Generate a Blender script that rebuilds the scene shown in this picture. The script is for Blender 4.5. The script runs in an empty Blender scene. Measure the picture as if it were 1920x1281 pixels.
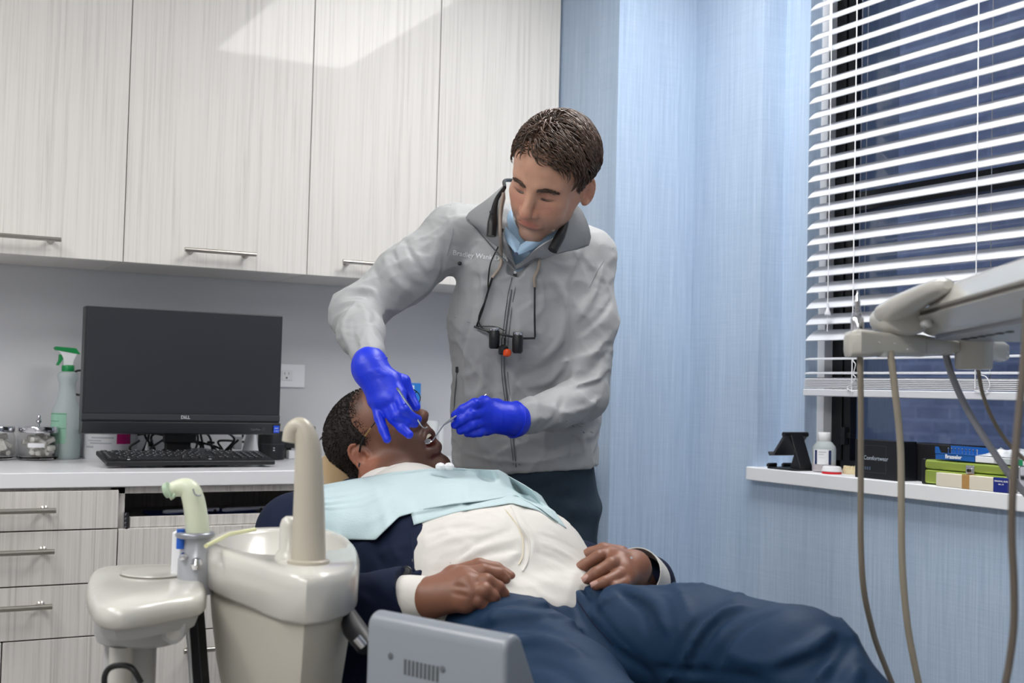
import bpy, math, random
import numpy as np
from mathutils import Matrix, Vector
from mathutils.bvhtree import BVHTree
random.seed(7)
rng = np.random.default_rng(7)
SC = bpy.context.scene
COL = SC.collection
PI = math.pi

# ---------------------------------------------------------------- camera
F, CX, CY = 2295.0, 960.0, 640.5
RM = np.array([[0.87632082, -0.040888, -0.47998957],
               [-0.4810826, -0.02272267, -0.87638075],
               [0.02492681, 0.99890533, -0.03958285]])
CAM = np.array([0, 0, 1.13])
cd = bpy.data.cameras.new('camera'); cam = bpy.data.objects.new('camera', cd); COL.objects.link(cam)
cam.matrix_world = Matrix([[*RM[0], 0], [*RM[1], 0], [*RM[2], 1.13], [0, 0, 0, 1]])
cd.sensor_width = 36; cd.lens = F / 1920 * 36; cd.clip_start = .05
cd.dof.use_dof = True; cd.dof.focus_distance = 2.5; cd.dof.aperture_fstop = 5.6
SC.camera = cam

# ---------------------------------------------------------------- world, lights, exposure
w = bpy.data.worlds.new('world'); SC.world = w; w.use_nodes = True
w.node_tree.nodes['Background'].inputs[0].default_value = (0.40, 0.46, 0.60, 1)
w.node_tree.nodes['Background'].inputs[1].default_value = 1.5
SC.view_settings.view_transform = 'Standard'; SC.view_settings.look = 'None'
SC.view_settings.gamma = 1; SC.view_settings.use_curve_mapping = False
SC.view_settings.exposure = 0.0
PANEL_STRENGTH = 14.0
PANELS = [(1.70, 2.05), (-.70, .35), (-.70, 2.05), (-.70, -1.4)]      # centres of the ceiling panels, .6 x 1.2 m; all after the first are added, unseen, for side light
SC.cycles.use_denoising = True
SC.cycles.max_bounces = 8
SC.cycles.sample_clamp_indirect = 6

# ---------------------------------------------------------------- helpers
def ray(px, py): return RM @ np.array([px - CX, CY - py, -F]) / F
def at(px, py, z): return CAM + ray(px, py) * z                      # world point at view depth z
def onY(px, py, Y): d = ray(px, py); return CAM + d * (Y / d[1])
def onX(px, py, X): d = ray(px, py); return CAM + d * (X / d[0])
def onZ(px, py, Z): d = ray(px, py); return CAM + d * ((Z - 1.13) / d[2])
VR, VU, VC = RM[:, 0], RM[:, 1], RM[:, 2]                             # view right, up, towards camera
def vv(r, u, c): return VR * r + VU * u + VC * c
def unit(v): v = np.asarray(v, float); return v / np.linalg.norm(v)
def A(*v): return np.array(v, float)

def srgb(h):
    if isinstance(h, str): c = [int(h[i:i + 2], 16) / 255 for i in (0, 2, 4)]
    else: c = [x / 255 for x in h]
    return tuple((x / 12.92 if x <= .04045 else ((x + .055) / 1.055) ** 2.4) for x in c) + (1.0,)

class NT:
    def __init__(s, m): s.t = m.node_tree; s.n = s.t.nodes; s.b = s.n['Principled BSDF']
    def add(s, t, **k):
        n = s.n.new(t)
        for a, v in k.items():
            if a in n.inputs: n.inputs[a].default_value = v
            else: setattr(n, a, v)
        return n
    def ln(s, a, b): s.t.links.new(a, b)
    def coord(s, scale=(1, 1, 1), kind='Object'):
        c = s.add('ShaderNodeTexCoord'); mp = s.add('ShaderNodeMapping'); mp.inputs['Scale'].default_value = scale
        s.ln(c.outputs[kind], mp.inputs[0]); return mp.outputs[0]
    def noise(s, vec, scale=5, detail=3, rough=.5, dist=0):
        n = s.add('ShaderNodeTexNoise'); n.inputs['Scale'].default_value = scale; n.inputs['Detail'].default_value = detail
        n.inputs['Roughness'].default_value = rough; n.inputs['Distortion'].default_value = dist; s.ln(vec, n.inputs['Vector']); return n.outputs['Fac']
    def ramp(s, fac, stops):
        r = s.add('ShaderNodeValToRGB'); e = r.color_ramp.elements
        while len(e) < len(stops): e.new(.5)
        for i, (p, c) in enumerate(stops): e[i].position = p; e[i].color = c
        s.ln(fac, r.inputs[0]); return r.outputs[0]
    def bump(s, fac, strength=.2, dist=.001):
        b = s.add('ShaderNodeBump'); b.inputs['Strength'].default_value = strength; b.inputs['Distance'].default_value = dist
        prev = s.b.inputs['Normal'].links
        if prev: s.ln(prev[0].from_socket, b.inputs['Normal'])
        s.ln(fac, b.inputs['Height']); s.ln(b.outputs[0], s.b.inputs['Normal'])

def mat(name, color='808080', rough=.5, metal=0, **k):
    m = bpy.data.materials.new(name); m.use_nodes = True; t = NT(m)
    t.b.inputs['Base Color'].default_value = srgb(color) if not (isinstance(color, tuple) and len(color) == 4) else color
    t.b.inputs['Roughness'].default_value = rough; t.b.inputs['Metallic'].default_value = metal
    for a, v in k.items():
        if a == 'noise':                       # (scale, bump strength, distance)
            t.bump(t.noise(t.coord(), v[0], 4), v[1], v[2])
        elif a == 'vary':                      # (scale, darker colour)
            t.ln(t.ramp(t.noise(t.coord(), v[0], 4), [(.35, srgb(v[1])), (.65, t.b.inputs['Base Color'].default_value[:])]), t.b.inputs['Base Color'])
        else: t.b.inputs[a.replace('_', ' ')].default_value = v
    return m

ORG = {}
def origin(p): return ORG.get(p.name, np.zeros(3)) if p is not None else np.zeros(3)
def setp(o, label=None, cat=None, group=None, kind=None):
    if label: o['label'] = label
    if cat: o['category'] = cat
    if group: o['group'] = group
    if kind: o['kind'] = kind
    return o
def thing(name, loc, label, cat, group=None):
    o = bpy.data.objects.new(name, None); COL.objects.link(o); o.location = tuple(map(float, loc)); o.empty_display_size = .05
    ORG[o.name] = np.array(loc, float); return setp(o, label, cat, group)
def link(name, me, material, parent=None, sharp=40, smooth=True, bevel=0, seg=2):
    if material is not None:
        for x in (material if isinstance(material, (list, tuple)) else [material]): me.materials.append(x)
    if smooth:
        me.polygons.foreach_set('use_smooth', [True] * len(me.polygons))
        if sharp: me.set_sharp_from_angle(angle=math.radians(sharp))
    o = bpy.data.objects.new(name, me); COL.objects.link(o)
    if parent is not None:
        o.parent = parent; me.transform(Matrix.Translation(Vector(tuple(-origin(parent))))); ORG[o.name] = origin(parent)
    else: ORG[o.name] = np.zeros(3)
    if bevel:
        b = o.modifiers.new('bevel', 'BEVEL'); b.width = bevel; b.segments = seg; b.limit_method = 'ANGLE'; b.angle_limit = math.radians(35); b.harden_normals = True
    return o
def copy_tree(o, loc=None, parent=None, label=None):
    c = o.copy(); COL.objects.link(c); ORG[c.name] = origin(o)
    if parent is not None: c.parent = parent
    if loc is not None: c.location = tuple(loc)
    if label: c['label'] = label
    for ch in [x for x in bpy.data.objects if x.parent == o]: copy_tree(ch, None, c)
    return c

class MB:
    def __init__(s): s.v = []; s.f = []
    def add(s, v, f):
        n = len(s.v); s.v += [tuple(map(float, x)) for x in v]; s.f += [tuple(i + n for i in q) for q in f]; return s
    def box(s, lo, hi, fr=None):
        lo = np.array(lo, float); hi = np.array(hi, float)
        v = [np.array([(lo, hi)[i & 1][0], (lo, hi)[i >> 1 & 1][1], (lo, hi)[i >> 2 & 1][2]]) for i in range(8)]
        if fr is not None: v = [fr(p) for p in v]
        f = [(0, 2, 3, 1), (4, 5, 7, 6), (0, 1, 5, 4), (2, 6, 7, 3), (0, 4, 6, 2), (1, 3, 7, 5)]
        a, b, c, d = v[0], v[1], v[2], v[4]
        if np.dot(np.cross(b - a, c - a), d - a) < 0: f = [q[::-1] for q in f]
        return s.add(v, f)
    def prism(s, poly, d0, d1, fr):                    # poly (u,v) pairs extruded along w from d0 to d1; fr maps (u,v,w)->world
        n = len(poly); v = [fr(A(u, q, d0)) for u, q in poly] + [fr(A(u, q, d1)) for u, q in poly]
        f = [tuple(range(n))[::-1], tuple(range(n, 2 * n))] + [(i, (i + 1) % n, n + (i + 1) % n, n + i) for i in range(n)]
        return s.add(v, f)
    def tube(s, pts, r, n=10, cap=True, sq=1.0, up=None):
        pts = [np.array(p, float) for p in pts]; m = len(pts)
        rs = r if hasattr(r, '__len__') else [r] * m
        prev = None; rings = []
        for i in range(m):
            t = unit(pts[min(i + 1, m - 1)] - pts[max(i - 1, 0)])
            if prev is None:
                a = np.array(up, float) if up is not None else (A(0, 0, 1) if abs(t[2]) < .9 else A(1, 0, 0))
                prev = unit(a - t * np.dot(a, t))
            else:
                q = prev - t * np.dot(prev, t); prev = unit(q) if np.linalg.norm(q) > 1e-9 else prev
            b = np.cross(t, prev)
            rings.append([pts[i] + (prev * math.cos(2 * PI * k / n) * sq + b * math.sin(2 * PI * k / n)) * rs[i] for k in range(n)])
        v = [p for rg in rings for p in rg]; f = []
        for i in range(m - 1):
            for k in range(n):
                k2 = (k + 1) % n; f.append((i * n + k, i * n + k2, (i + 1) * n + k2, (i + 1) * n + k))
        if cap: f += [tuple(range(n))[::-1], tuple(range((m - 1) * n, m * n))]
        return s.add(v, f)
    def lathe(s, base, prof, n=24, fr=None, cap=True):        # prof [(r,h)...] around z at base
        base = np.array(base, float); v = []; f = []; m = len(prof)
        for r, h in prof:
            for k in range(n):
                a = 2 * PI * k / n; p = A(r * math.cos(a), r * math.sin(a), h); v.append(base + (p if fr is None else fr(p)))
        for i in range(m - 1):
            for k in range(n):
                k2 = (k + 1) % n; f.append((i * n + k, i * n + k2, (i + 1) * n + k2, (i + 1) * n + k))
        if cap: f += [tuple(range(n))[::-1], tuple(range((m - 1) * n, m * n))]
        return s.add(v, f)
    def loft(s, rings, cap=True):                      # rings: list of equal-length point lists
        n = len(rings[0]); v = [p for rg in rings for p in rg]; f = []
        for i in range(len(rings) - 1):
            for k in range(n):
                k2 = (k + 1) % n; f.append((i * n + k, i * n + k2, (i + 1) * n + k2, (i + 1) * n + k))
        if cap: f += [tuple(range(n))[::-1], tuple(range((len(rings) - 1) * n, len(rings) * n))]
        return s.add(v, f)
    def sheet(s, grid, thick=0, normal=None):                # grid [i][j] of points; optional thickness
        g = np.array(grid, float); a, b = g.shape[:2]
        def quads(off, fl):
            q = [(i * b + j + off, i * b + j + 1 + off, (i + 1) * b + j + 1 + off, (i + 1) * b + j + off) for i in range(a - 1) for j in range(b - 1)]
            return [x[::-1] for x in q] if fl else q
        if not thick: return s.add(g.reshape(-1, 3), quads(0, False))
        du = np.gradient(g, axis=0); dv = np.gradient(g, axis=1); nn = np.cross(du, dv); nn /= np.linalg.norm(nn, axis=2, keepdims=True) + 1e-12
        g2 = g - nn * thick; o = a * b
        f = quads(0, False) + quads(o, True)
        edge = [i * b for i in range(a)] + [(a - 1) * b + j for j in range(1, b)] + [i * b + b - 1 for i in range(a - 2, -1, -1)] + [j for j in range(b - 2, 0, -1)]
        for i in range(len(edge)):
            p, q = edge[i], edge[(i + 1) % len(edge)]; f.append((p, q, q + o, p + o))
        return s.add(np.concatenate([g.reshape(-1, 3), g2.reshape(-1, 3)]), f)
    def mesh(s, name):
        me = bpy.data.meshes.new(name); me.from_pydata(s.v, [], s.f); me.update()
        return me
    def build(s, name, material, parent=None, fixn=False, **k):
        me = s.mesh(name)
        if fixn:
            import bmesh
            bm = bmesh.new(); bm.from_mesh(me); bmesh.ops.recalc_face_normals(bm, faces=bm.faces); bm.to_mesh(me); bm.free()
        return link(name, me, material, parent, **k)

def frame(o, x, y, z=None):
    o = np.array(o, float); x = unit(x); y = np.array(y, float); y = unit(y - x * np.dot(x, y)); z = np.cross(x, y) if z is None else unit(z)
    return lambda p: o + x * p[0] + y * p[1] + z * p[2]
def spline(pts, n=8):                                   # Catmull-Rom
    p = [np.array(q, float) for q in pts]; p = [2 * p[0] - p[1]] + p + [2 * p[-1] - p[-2]]; out = []
    for i in range(1, len(p) - 2):
        for k in range(n):
            t = k / n; a, b, c, d = p[i - 1], p[i], p[i + 1], p[i + 2]
            out.append(.5 * (2 * b + (c - a) * t + (2 * a - 5 * b + 4 * c - d) * t * t + (3 * b - a - 3 * c + d) * t ** 3))
    out.append(p[-2]); return out
def rrect(x0, y0, x1, y1, r, n=4):
    out = []
    for cx_, cy_, a0 in ((x1 - r, y1 - r, 0), (x0 + r, y1 - r, 90), (x0 + r, y0 + r, 180), (x1 - r, y0 + r, 270)):
        for k in range(n + 1):
            a = math.radians(a0 + 90 * k / n); out.append((cx_ + r * math.cos(a), cy_ + r * math.sin(a)))
    return out
def text_mesh(txt, size, fr, depth=.0004, align='CENTER', bold=0.0, surface=None, direction=None):
    c = bpy.data.curves.new('lettering', 'FONT'); c.body = txt; c.size = size; c.align_x = align; c.align_y = 'CENTER'; c.extrude = depth; c.offset = bold
    c.resolution_u = 3
    o = bpy.data.objects.new('lettering', c); COL.objects.link(o)
    me = bpy.data.meshes.new_from_object(o.evaluated_get(bpy.context.evaluated_depsgraph_get())); bpy.data.objects.remove(o)
    for v in me.vertices:
        p = fr(np.array(v.co))
        if surface is not None:
            d = Vector(tuple(direction)); hit = surface.ray_cast(Vector(tuple(p)) - d * .3, d)
            if hit[0] is not None: p = np.array(hit[0]) - np.array(direction) * (.0012 + v.co.z)
        v.co = Vector(tuple(p))
    me.materials.clear(); return me

# ---------------------------------------------------------------- distance-field bodies (people, cloth)
class Field:
    def __init__(s, lo, hi, h):
        s.lo = np.array(lo, float); s.h = h; s.n = np.maximum(np.ceil((np.array(hi, float) - s.lo) / h).astype(int) + 1, 3)
        s.F = np.full(s.n, 1.0, np.float32)
        s.ax = [s.lo[i] + np.arange(s.n[i]) * h for i in range(3)]
    def region(s, lo, hi):
        sl = []
        for i in range(3):
            a = int(max(0, math.floor((lo[i] - s.lo[i]) / s.h))); b = int(min(s.n[i], math.ceil((hi[i] - s.lo[i]) / s.h) + 1))
            if b <= a: return None, None
            sl.append(slice(a, b))
        g = np.meshgrid(s.ax[0][sl[0]], s.ax[1][sl[1]], s.ax[2][sl[2]], indexing='ij', sparse=True)
        return tuple(sl), g
    def put(s, d, sl, k, op):
        f = s.F[sl]; d = d.astype(np.float32)
        if op == 'add':
            if k > 0:
                hh = np.clip(.5 + .5 * (f - d) / k, 0, 1); s.F[sl] = f * (1 - hh) + d * hh - k * hh * (1 - hh)
            else: s.F[sl] = np.minimum(f, d)
        elif op == 'sub':
            d = -d
            if k > 0:
                hh = np.clip(.5 - .5 * (f - d) / k, 0, 1); s.F[sl] = f * (1 - hh) + d * hh + k * hh * (1 - hh)
            else: s.F[sl] = np.maximum(f, d)
    def cap(s, a, b, ra, rb=None, k=.01, op='add'):
        rb = ra if rb is None else rb; a = np.array(a, float); b = np.array(b, float); m = max(ra, rb) + k + 2 * s.h
        sl, g = s.region(np.minimum(a, b) - m, np.maximum(a, b) + m)
        if sl is None: return s
        ab = b - a; L = max(np.dot(ab, ab), 1e-12)
        px, py, pz = g[0] - a[0], g[1] - a[1], g[2] - a[2]
        t = np.clip((px * ab[0] + py * ab[1] + pz * ab[2]) / L, 0, 1)
        d = np.sqrt((px - ab[0] * t) ** 2 + (py - ab[1] * t) ** 2 + (pz - ab[2] * t) ** 2) - (ra + (rb - ra) * t)
        s.put(d, sl, k, op); return s
    def chain(s, pts, rs, k=.01, op='add'):
        for i in range(len(pts) - 1): s.cap(pts[i], pts[i + 1], rs[i], rs[i + 1], k, op)
        return s
    def ell(s, c, r, axes=None, k=.01, op='add'):
        c = np.array(c, float); r = np.array(r, float); Q = np.eye(3) if axes is None else np.array(axes, float)   # rows are axes
        ext = np.sqrt(((Q * r[:, None]) ** 2).sum(0)) + k + 2 * s.h
        sl, g = s.region(c - ext, c + ext)
        if sl is None: return s
        p = [g[i] - c[i] for i in range(3)]
        l = [(Q[j][0] * p[0] + Q[j][1] * p[1] + Q[j][2] * p[2]) / r[j] for j in range(3)]
        k0 = np.sqrt(l[0] ** 2 + l[1] ** 2 + l[2] ** 2); k1 = np.sqrt((l[0] / r[0]) ** 2 + (l[1] / r[1]) ** 2 + (l[2] / r[2]) ** 2)
        s.put(k0 * (k0 - 1) / np.maximum(k1, 1e-6), sl, k, op); return s
    def ecap(s, a, b, ra, rb, side, k=.02, op='add', cut=False):     # elliptical tapered capsule: ra=(side, front)
        a = np.array(a, float); b = np.array(b, float); m = max(*ra, *rb) + k + 2 * s.h
        sl, g = s.region(np.minimum(a, b) - m, np.maximum(a, b) + m)
        if sl is None: return s
        ab = b - a; L = np.dot(ab, ab); ax = ab / math.sqrt(L); u = np.array(side, float); u = unit(u - ax * np.dot(u, ax)); v = np.cross(ax, u)
        p = [g[i] - a[i] for i in range(3)]
        dot = lambda q: p[0] * q[0] + p[1] * q[1] + p[2] * q[2]
        w_ = dot(ax); t = np.clip(w_ / math.sqrt(L), 0, 1); e = w_ - t * math.sqrt(L)
        ru = ra[0] + (rb[0] - ra[0]) * t; rv = ra[1] + (rb[1] - ra[1]) * t; pu, pv = dot(u), dot(v)
        mn = np.minimum(ru, rv)
        k0 = np.sqrt((pu / ru) ** 2 + (pv / rv) ** 2 + (e / mn) ** 2); k1 = np.sqrt((pu / ru ** 2) ** 2 + (pv / rv ** 2) ** 2 + (e / mn ** 2) ** 2)
        d = k0 * (k0 - 1) / np.maximum(k1, 1e-4)
        if cut: d = np.maximum(d, np.abs(w_ - .5 * math.sqrt(L)) - .5 * math.sqrt(L))
        s.put(d, sl, k, op); return s
    def half(s, p, n, k=.004):                            # keep the side opposite to n
        sl, g = s.region(s.lo, s.lo + s.n * s.h); d = (g[0] - p[0]) * n[0] + (g[1] - p[1]) * n[1] + (g[2] - p[2]) * n[2]
        s.put(-d, sl, k, 'sub'); return s
    def warp(s, fn, lo=None, hi=None):
        sl, g = s.region(s.lo if lo is None else lo, (s.lo + s.n * s.h) if hi is None else hi)
        if sl is not None: s.F[sl] += fn(*g).astype(np.float32)
        return s
    def fold(s, pts, width=.008, height=.005, op='add'):          # a soft ridge (add) or crease (sub) along a curve laid on the surface
        pts = [np.array(p, float) for p in pts]; P = np.array(pts); m = width * 3
        sl, g = s.region(P.min(0) - m, P.max(0) + m)
        if sl is None: return s
        best = None
        n = len(pts) - 1
        for i in range(n):
            a, b = pts[i], pts[i + 1]; ab = b - a; L = max(np.dot(ab, ab), 1e-12); q = [g[j] - a[j] for j in range(3)]
            t = np.clip((q[0] * ab[0] + q[1] * ab[1] + q[2] * ab[2]) / L, 0, 1)
            d = (q[0] - ab[0] * t) ** 2 + (q[1] - ab[1] * t) ** 2 + (q[2] - ab[2] * t) ** 2
            tt = (i + t) / n; amp = np.sin(PI * np.clip(tt * .92 + .04, 0, 1)) ** .6
            val = amp * np.exp(-d / (width * width))
            best = val if best is None else np.maximum(best, val)
        s.F[sl] += (-height if op == 'add' else height) * best.astype(np.float32); return s
    def rumple(s, seed, wl, amp, sharp=3.0):                    # irregular cloth rumples
        r_ = np.random.default_rng(seed); tot = 0; sl, g = s.region(s.lo, s.lo + s.n * s.h)
        band = np.abs(s.F) < .03
        idx = np.nonzero(band); P = [s.ax[i][idx[i]].astype(np.float32) for i in range(3)]; val = np.zeros(len(P[0]), np.float32)
        for q in range(5):
            k1 = unit(r_.normal(size=3)) * 2 * PI / (wl * r_.uniform(.8, 1.6)); k2 = unit(r_.normal(size=3)) * 2 * PI / (wl * r_.uniform(1.5, 3)); k3 = unit(r_.normal(size=3)) * 2 * PI / (wl * r_.uniform(2, 4))
            ph = k1[0] * P[0] + k1[1] * P[1] + k1[2] * P[2] + 1.6 * np.sin(k2[0] * P[0] + k2[1] * P[1] + k2[2] * P[2] + r_.uniform(0, 6)) + r_.uniform(0, 6)
            m = .5 + .5 * np.sin(k3[0] * P[0] + k3[1] * P[1] + k3[2] * P[2] + r_.uniform(0, 6)); val += m * (1 - np.abs(np.sin(ph * .5))) ** sharp
        s.F[idx] -= (amp * (val / 2 - .4)).astype(np.float32); return s
    def mesh(s, name, smooth=2, color=None, crop=None):
        Fd = s.F; S = Fd < 0; nx, ny, nz = S.shape
        cnt = np.zeros((nx - 1, ny - 1, nz - 1), np.uint8)
        for dx in (0, 1):
            for dy in (0, 1):
                for dz in (0, 1): cnt += S[dx:nx - 1 + dx, dy:ny - 1 + dy, dz:nz - 1 + dz]
        act = (cnt > 0) & (cnt < 8); idx = -np.ones(act.shape, np.int64); c = np.argwhere(act); idx[act] = np.arange(len(c))
        acc = np.zeros((len(c), 3)); num = np.zeros(len(c))
        cor = [(i & 1, i >> 1 & 1, i >> 2 & 1) for i in range(8)]
        for i in range(8):
            for ax in range(3):
                if cor[i][ax]: continue
                o2 = list(cor[i]); o2[ax] = 1
                f0 = Fd[c[:, 0] + cor[i][0], c[:, 1] + cor[i][1], c[:, 2] + cor[i][2]]; f1 = Fd[c[:, 0] + o2[0], c[:, 1] + o2[1], c[:, 2] + o2[2]]
                m = (f0 < 0) != (f1 < 0); t = np.where(m, f0 / np.where(m, f0 - f1, 1), 0)
                p = np.tile(np.array(cor[i], float), (len(c), 1)); p[:, ax] += t
                acc[m] += p[m]; num[m] += 1
        V = s.lo + (c + acc / num[:, None]) * s.h
        Q = []
        for ax in range(3):
            a1, a2 = [(1, 2), (2, 0), (0, 1)][ax]
            A0 = [slice(None)] * 3; A1 = [slice(None)] * 3; A0[ax] = slice(0, -1); A1[ax] = slice(1, None)
            for a_ in (a1, a2): A0[a_] = slice(1, -1); A1[a_] = slice(1, -1)
            s0 = S[tuple(A0)]; s1 = S[tuple(A1)]; e = np.argwhere(s0 != s1)
            if not len(e): continue
            inside = s0[e[:, 0], e[:, 1], e[:, 2]]
            base = e.copy(); base[:, a1] += 1; base[:, a2] += 1
            def cell(d1, d2):
                q = base.copy(); q[:, a1] += d1; q[:, a2] += d2; return idx[q[:, 0], q[:, 1], q[:, 2]]
            q = np.stack([cell(-1, -1), cell(0, -1), cell(0, 0), cell(-1, 0)], 1)
            q[~inside] = q[~inside][:, ::-1]; Q.append(q)
        Q = np.concatenate(Q); Q = Q[(Q >= 0).all(1)]
        for _ in range(smooth):
            E = np.concatenate([Q[:, [0, 1]], Q[:, [1, 2]], Q[:, [2, 3]], Q[:, [3, 0]]])
            sm = np.zeros_like(V); cn = np.bincount(E.ravel(), minlength=len(V))
            for ax in range(3): sm[:, ax] = np.bincount(E[:, 0], V[E[:, 1], ax], len(V)) + np.bincount(E[:, 1], V[E[:, 0], ax], len(V))
            V = V * .5 + sm / np.maximum(cn, 1)[:, None] * .5
        if crop is not None:                              # keep faces for which crop(V)->True
            keep = crop(V); Q = Q[keep[Q].all(1)]; u, inv = np.unique(Q, return_inverse=True); V = V[u]; Q = inv.reshape(Q.shape)
        me = bpy.data.meshes.new(name); me.vertices.add(len(V)); me.vertices.foreach_set('co', V.ravel())
        me.loops.add(len(Q) * 4); me.loops.foreach_set('vertex_index', Q.ravel().astype(np.int32)); me.polygons.add(len(Q)); me.polygons.foreach_set('loop_start', np.arange(0, len(Q) * 4, 4, dtype=np.int32))
        me.update(calc_edges=True); me.validate()
        me.polygons.foreach_set('use_smooth', [True] * len(me.polygons))
        if color is not None:
            a = me.color_attributes.new('tone', 'FLOAT_COLOR', 'POINT'); cc = color(V); cc = np.concatenate([cc, np.ones((len(V), 1))], 1); a.data.foreach_set('color', cc.ravel())
        return me
def merge(name, meshes):
    V = []; Fc = []; C = []; n = 0; has = any(len(m.color_attributes) for m in meshes)
    for m in meshes:
        v = np.zeros(len(m.vertices) * 3); m.vertices.foreach_get('co', v); V.append(v.reshape(-1, 3))
        Fc += [tuple(i + n for i in p.vertices) for p in m.polygons]
        if has: c = np.ones(len(m.vertices) * 4); m.color_attributes['tone'].data.foreach_get('color', c); C.append(c)
        n += len(m.vertices)
    me = bpy.data.meshes.new(name); me.from_pydata(np.concatenate(V).tolist(), [], Fc); me.update()
    me.polygons.foreach_set('use_smooth', [True] * len(me.polygons))
    if has: me.color_attributes.new('tone', 'FLOAT_COLOR', 'POINT').data.foreach_set('color', np.concatenate(C))
    return me
def bvh(*meshes):
    V = []; P = []; n = 0
    for m in meshes:
        V += [v.co[:] for v in m.vertices]; P += [tuple(i + n for i in p.vertices) for p in m.polygons]; n = len(V)
    return BVHTree.FromPolygons(V, P)
def hit(tree, px, py, off=.0, default=None):              # world point of the surface seen in a direction, lifted by off
    d = unit(ray(px, py)); h_ = tree.ray_cast(Vector(tuple(CAM)), Vector(tuple(d)))
    if h_[0] is None: return None if default is None else at(px, py, default)
    n = np.array(h_[1]); n = n if np.dot(n, d) < 0 else -n
    return np.array(h_[0]) + n * off
# ================================================================ materials
def grain(name, c1, c2, c3, rough=.35, sx=60, coat=0):
    m = mat(name, c1, rough); t = NT(m); t.b.inputs['Coat Weight'].default_value = coat; t.b.inputs['Coat Roughness'].default_value = .04
    v = t.coord((sx, sx, .9)); n1 = t.noise(v, 1.6, 5, .65, .6)
    v2 = t.coord((sx * 4, sx * 4, 1.6)); n2 = t.noise(v2, 1.5, 3, .6)
    mx = t.add('ShaderNodeMath', operation='ADD'); m2 = t.add('ShaderNodeMath', operation='MULTIPLY'); m2.inputs[1].default_value = .35
    t.ln(n2, m2.inputs[0]); t.ln(n1, mx.inputs[0]); t.ln(m2.outputs[0], mx.inputs[1])
    col = t.ramp(mx.outputs[0], [(.50, srgb(c3)), (.62, srgb(c2)), (.74, srgb(c1))]); t.ln(col, t.b.inputs['Base Color'])
    t.bump(mx.outputs[0], .12, .0006); return m
M = {}
M['cab_up'] = grain('cabinet_laminate', 'e4e1dc', 'dedbd6', 'cfccc7', .5, coat=.28)
M['cab_lo'] = grain('drawer_laminate', 'd3cfcb', 'c9c5c1', 'b4b0ac', .45)
M['cab_body'] = mat('cabinet_carcass', 'cbc7c3', .5)
M['dark_gap'] = mat('recess_dark', '1c1a1a', .8)
M['worktop'] = mat('worktop_white', 'e4e4e8', .28)
M['backsplash'] = mat('wall_paint', 'cccdd0', .45, noise=(90, .05, .001))
M['nickel'] = mat('brushed_nickel', 'b9b4ad', .3, 1)
M['chrome'] = mat('chrome', 'd8d8dc', .12, 1)
M['steel'] = mat('instrument_steel', 'c9c9cd', .22, 1)
M['white'] = mat('white_paint', 'eceef2', .4)
M['whiteplastic'] = mat('white_plastic', 'e4e5e8', .35)
M['black'] = mat('black_plastic', '141518', .4)
M['blackmatte'] = mat('black_matte', '0b0c0f', .65)
M['floor'] = mat('floor_vinyl', '8d8a86', .35, vary=(6, '7d7a76'))
M['ceil'] = mat('ceiling_tile', 'e8e8e8', .9, noise=(120, .4, .002))
def wallpaper():
    m = mat('blue_wallpaper', 'a8bfdc', .42); t = NT(m)
    v = t.coord((150, 150, 2.5)); n1 = t.noise(v, 1.5, 4, .7); v = t.coord((5, 5, 240)); n2 = t.noise(v, 1.5, 3, .6); v = t.coord((8, 8, .4)); n3 = t.noise(v, 1.2, 2)
    a = t.add('ShaderNodeMath', operation='MULTIPLY_ADD'); a.inputs[1].default_value = .30; t.ln(n2, a.inputs[0]); t.ln(n1, a.inputs[2])
    b = t.add('ShaderNodeMath', operation='MULTIPLY_ADD'); b.inputs[1].default_value = .25; t.ln(n3, b.inputs[0]); t.ln(a.outputs[0], b.inputs[2])
    t.ln(t.ramp(b.outputs[0], [(.52, srgb('9db2cc')), (.78, srgb('adc1d9')), (1.0, srgb('bdcfe4'))]), t.b.inputs['Base Color'])
    t.bump(a.outputs[0], .15, .0006); return m
M['paper'] = wallpaper()
def emis(name, c, s):
    m = mat(name, c, .5); m.node_tree.nodes['Principled BSDF'].inputs['Emission Color'].default_value = srgb(c); m.node_tree.nodes['Principled BSDF'].inputs['Emission Strength'].default_value = s; return m

# ================================================================ the room
XW, YB, ZC = 2.31, 3.72, 2.62
def struct(name, mb, m, label=None, parent=None, **k):
    o = mb.build(name, m, parent, **k)
    if parent is None: o['kind'] = 'structure'
    if label: o['label'] = label
    return o
struct('floor', MB().box((-2.2, -2.6, -.05), (3.2, 4.0, 0)), M['floor'], 'grey vinyl floor of the treatment room')
struct('ceiling', MB().box((-2.2, -2.6, ZC), (3.2, 4.0, ZC + .05)), M['ceil'], 'white ceiling of the treatment room')
struct('wall_back', MB().box((-2.2, YB, 0), (2.02, YB + .1, ZC)), M['backsplash'], 'pale grey painted wall behind the worktop')
struct('wall_left', MB().box((-2.2, -2.6, 0), (-2.1, YB, ZC)), M['backsplash'], 'pale painted side wall of the room')
struct('wall_front', MB().box((-2.1, -2.6, 0), (3.2, -2.5, ZC)), M['backsplash'], 'pale painted wall facing the cabinets')
struct('wall_corner', MB().box((2.02, 3.063, 0), (2.9, YB + .1, ZC)), M['paper'], 'blue wallpapered corner pier beside the wall cabinets')
ZS = .928                                                # sill top
mb = MB()
mb.box((XW, -2.5, 0), (2.75, 3.063, ZS - .038)); mb.box((XW, 2.742, ZS - .038), (2.75, 3.063, ZC)); mb.box((XW, -2.5, ZS - .038), (2.75, .95, ZC))
mb.box((XW, .95, 2.46), (2.75, 2.742, ZC)); mb.box((2.395, 2.64, ZS - .038), (2.75, 2.742, 2.46))
struct('wall_right', mb, M['paper'], 'blue wallpapered wall with the recessed window')
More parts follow.
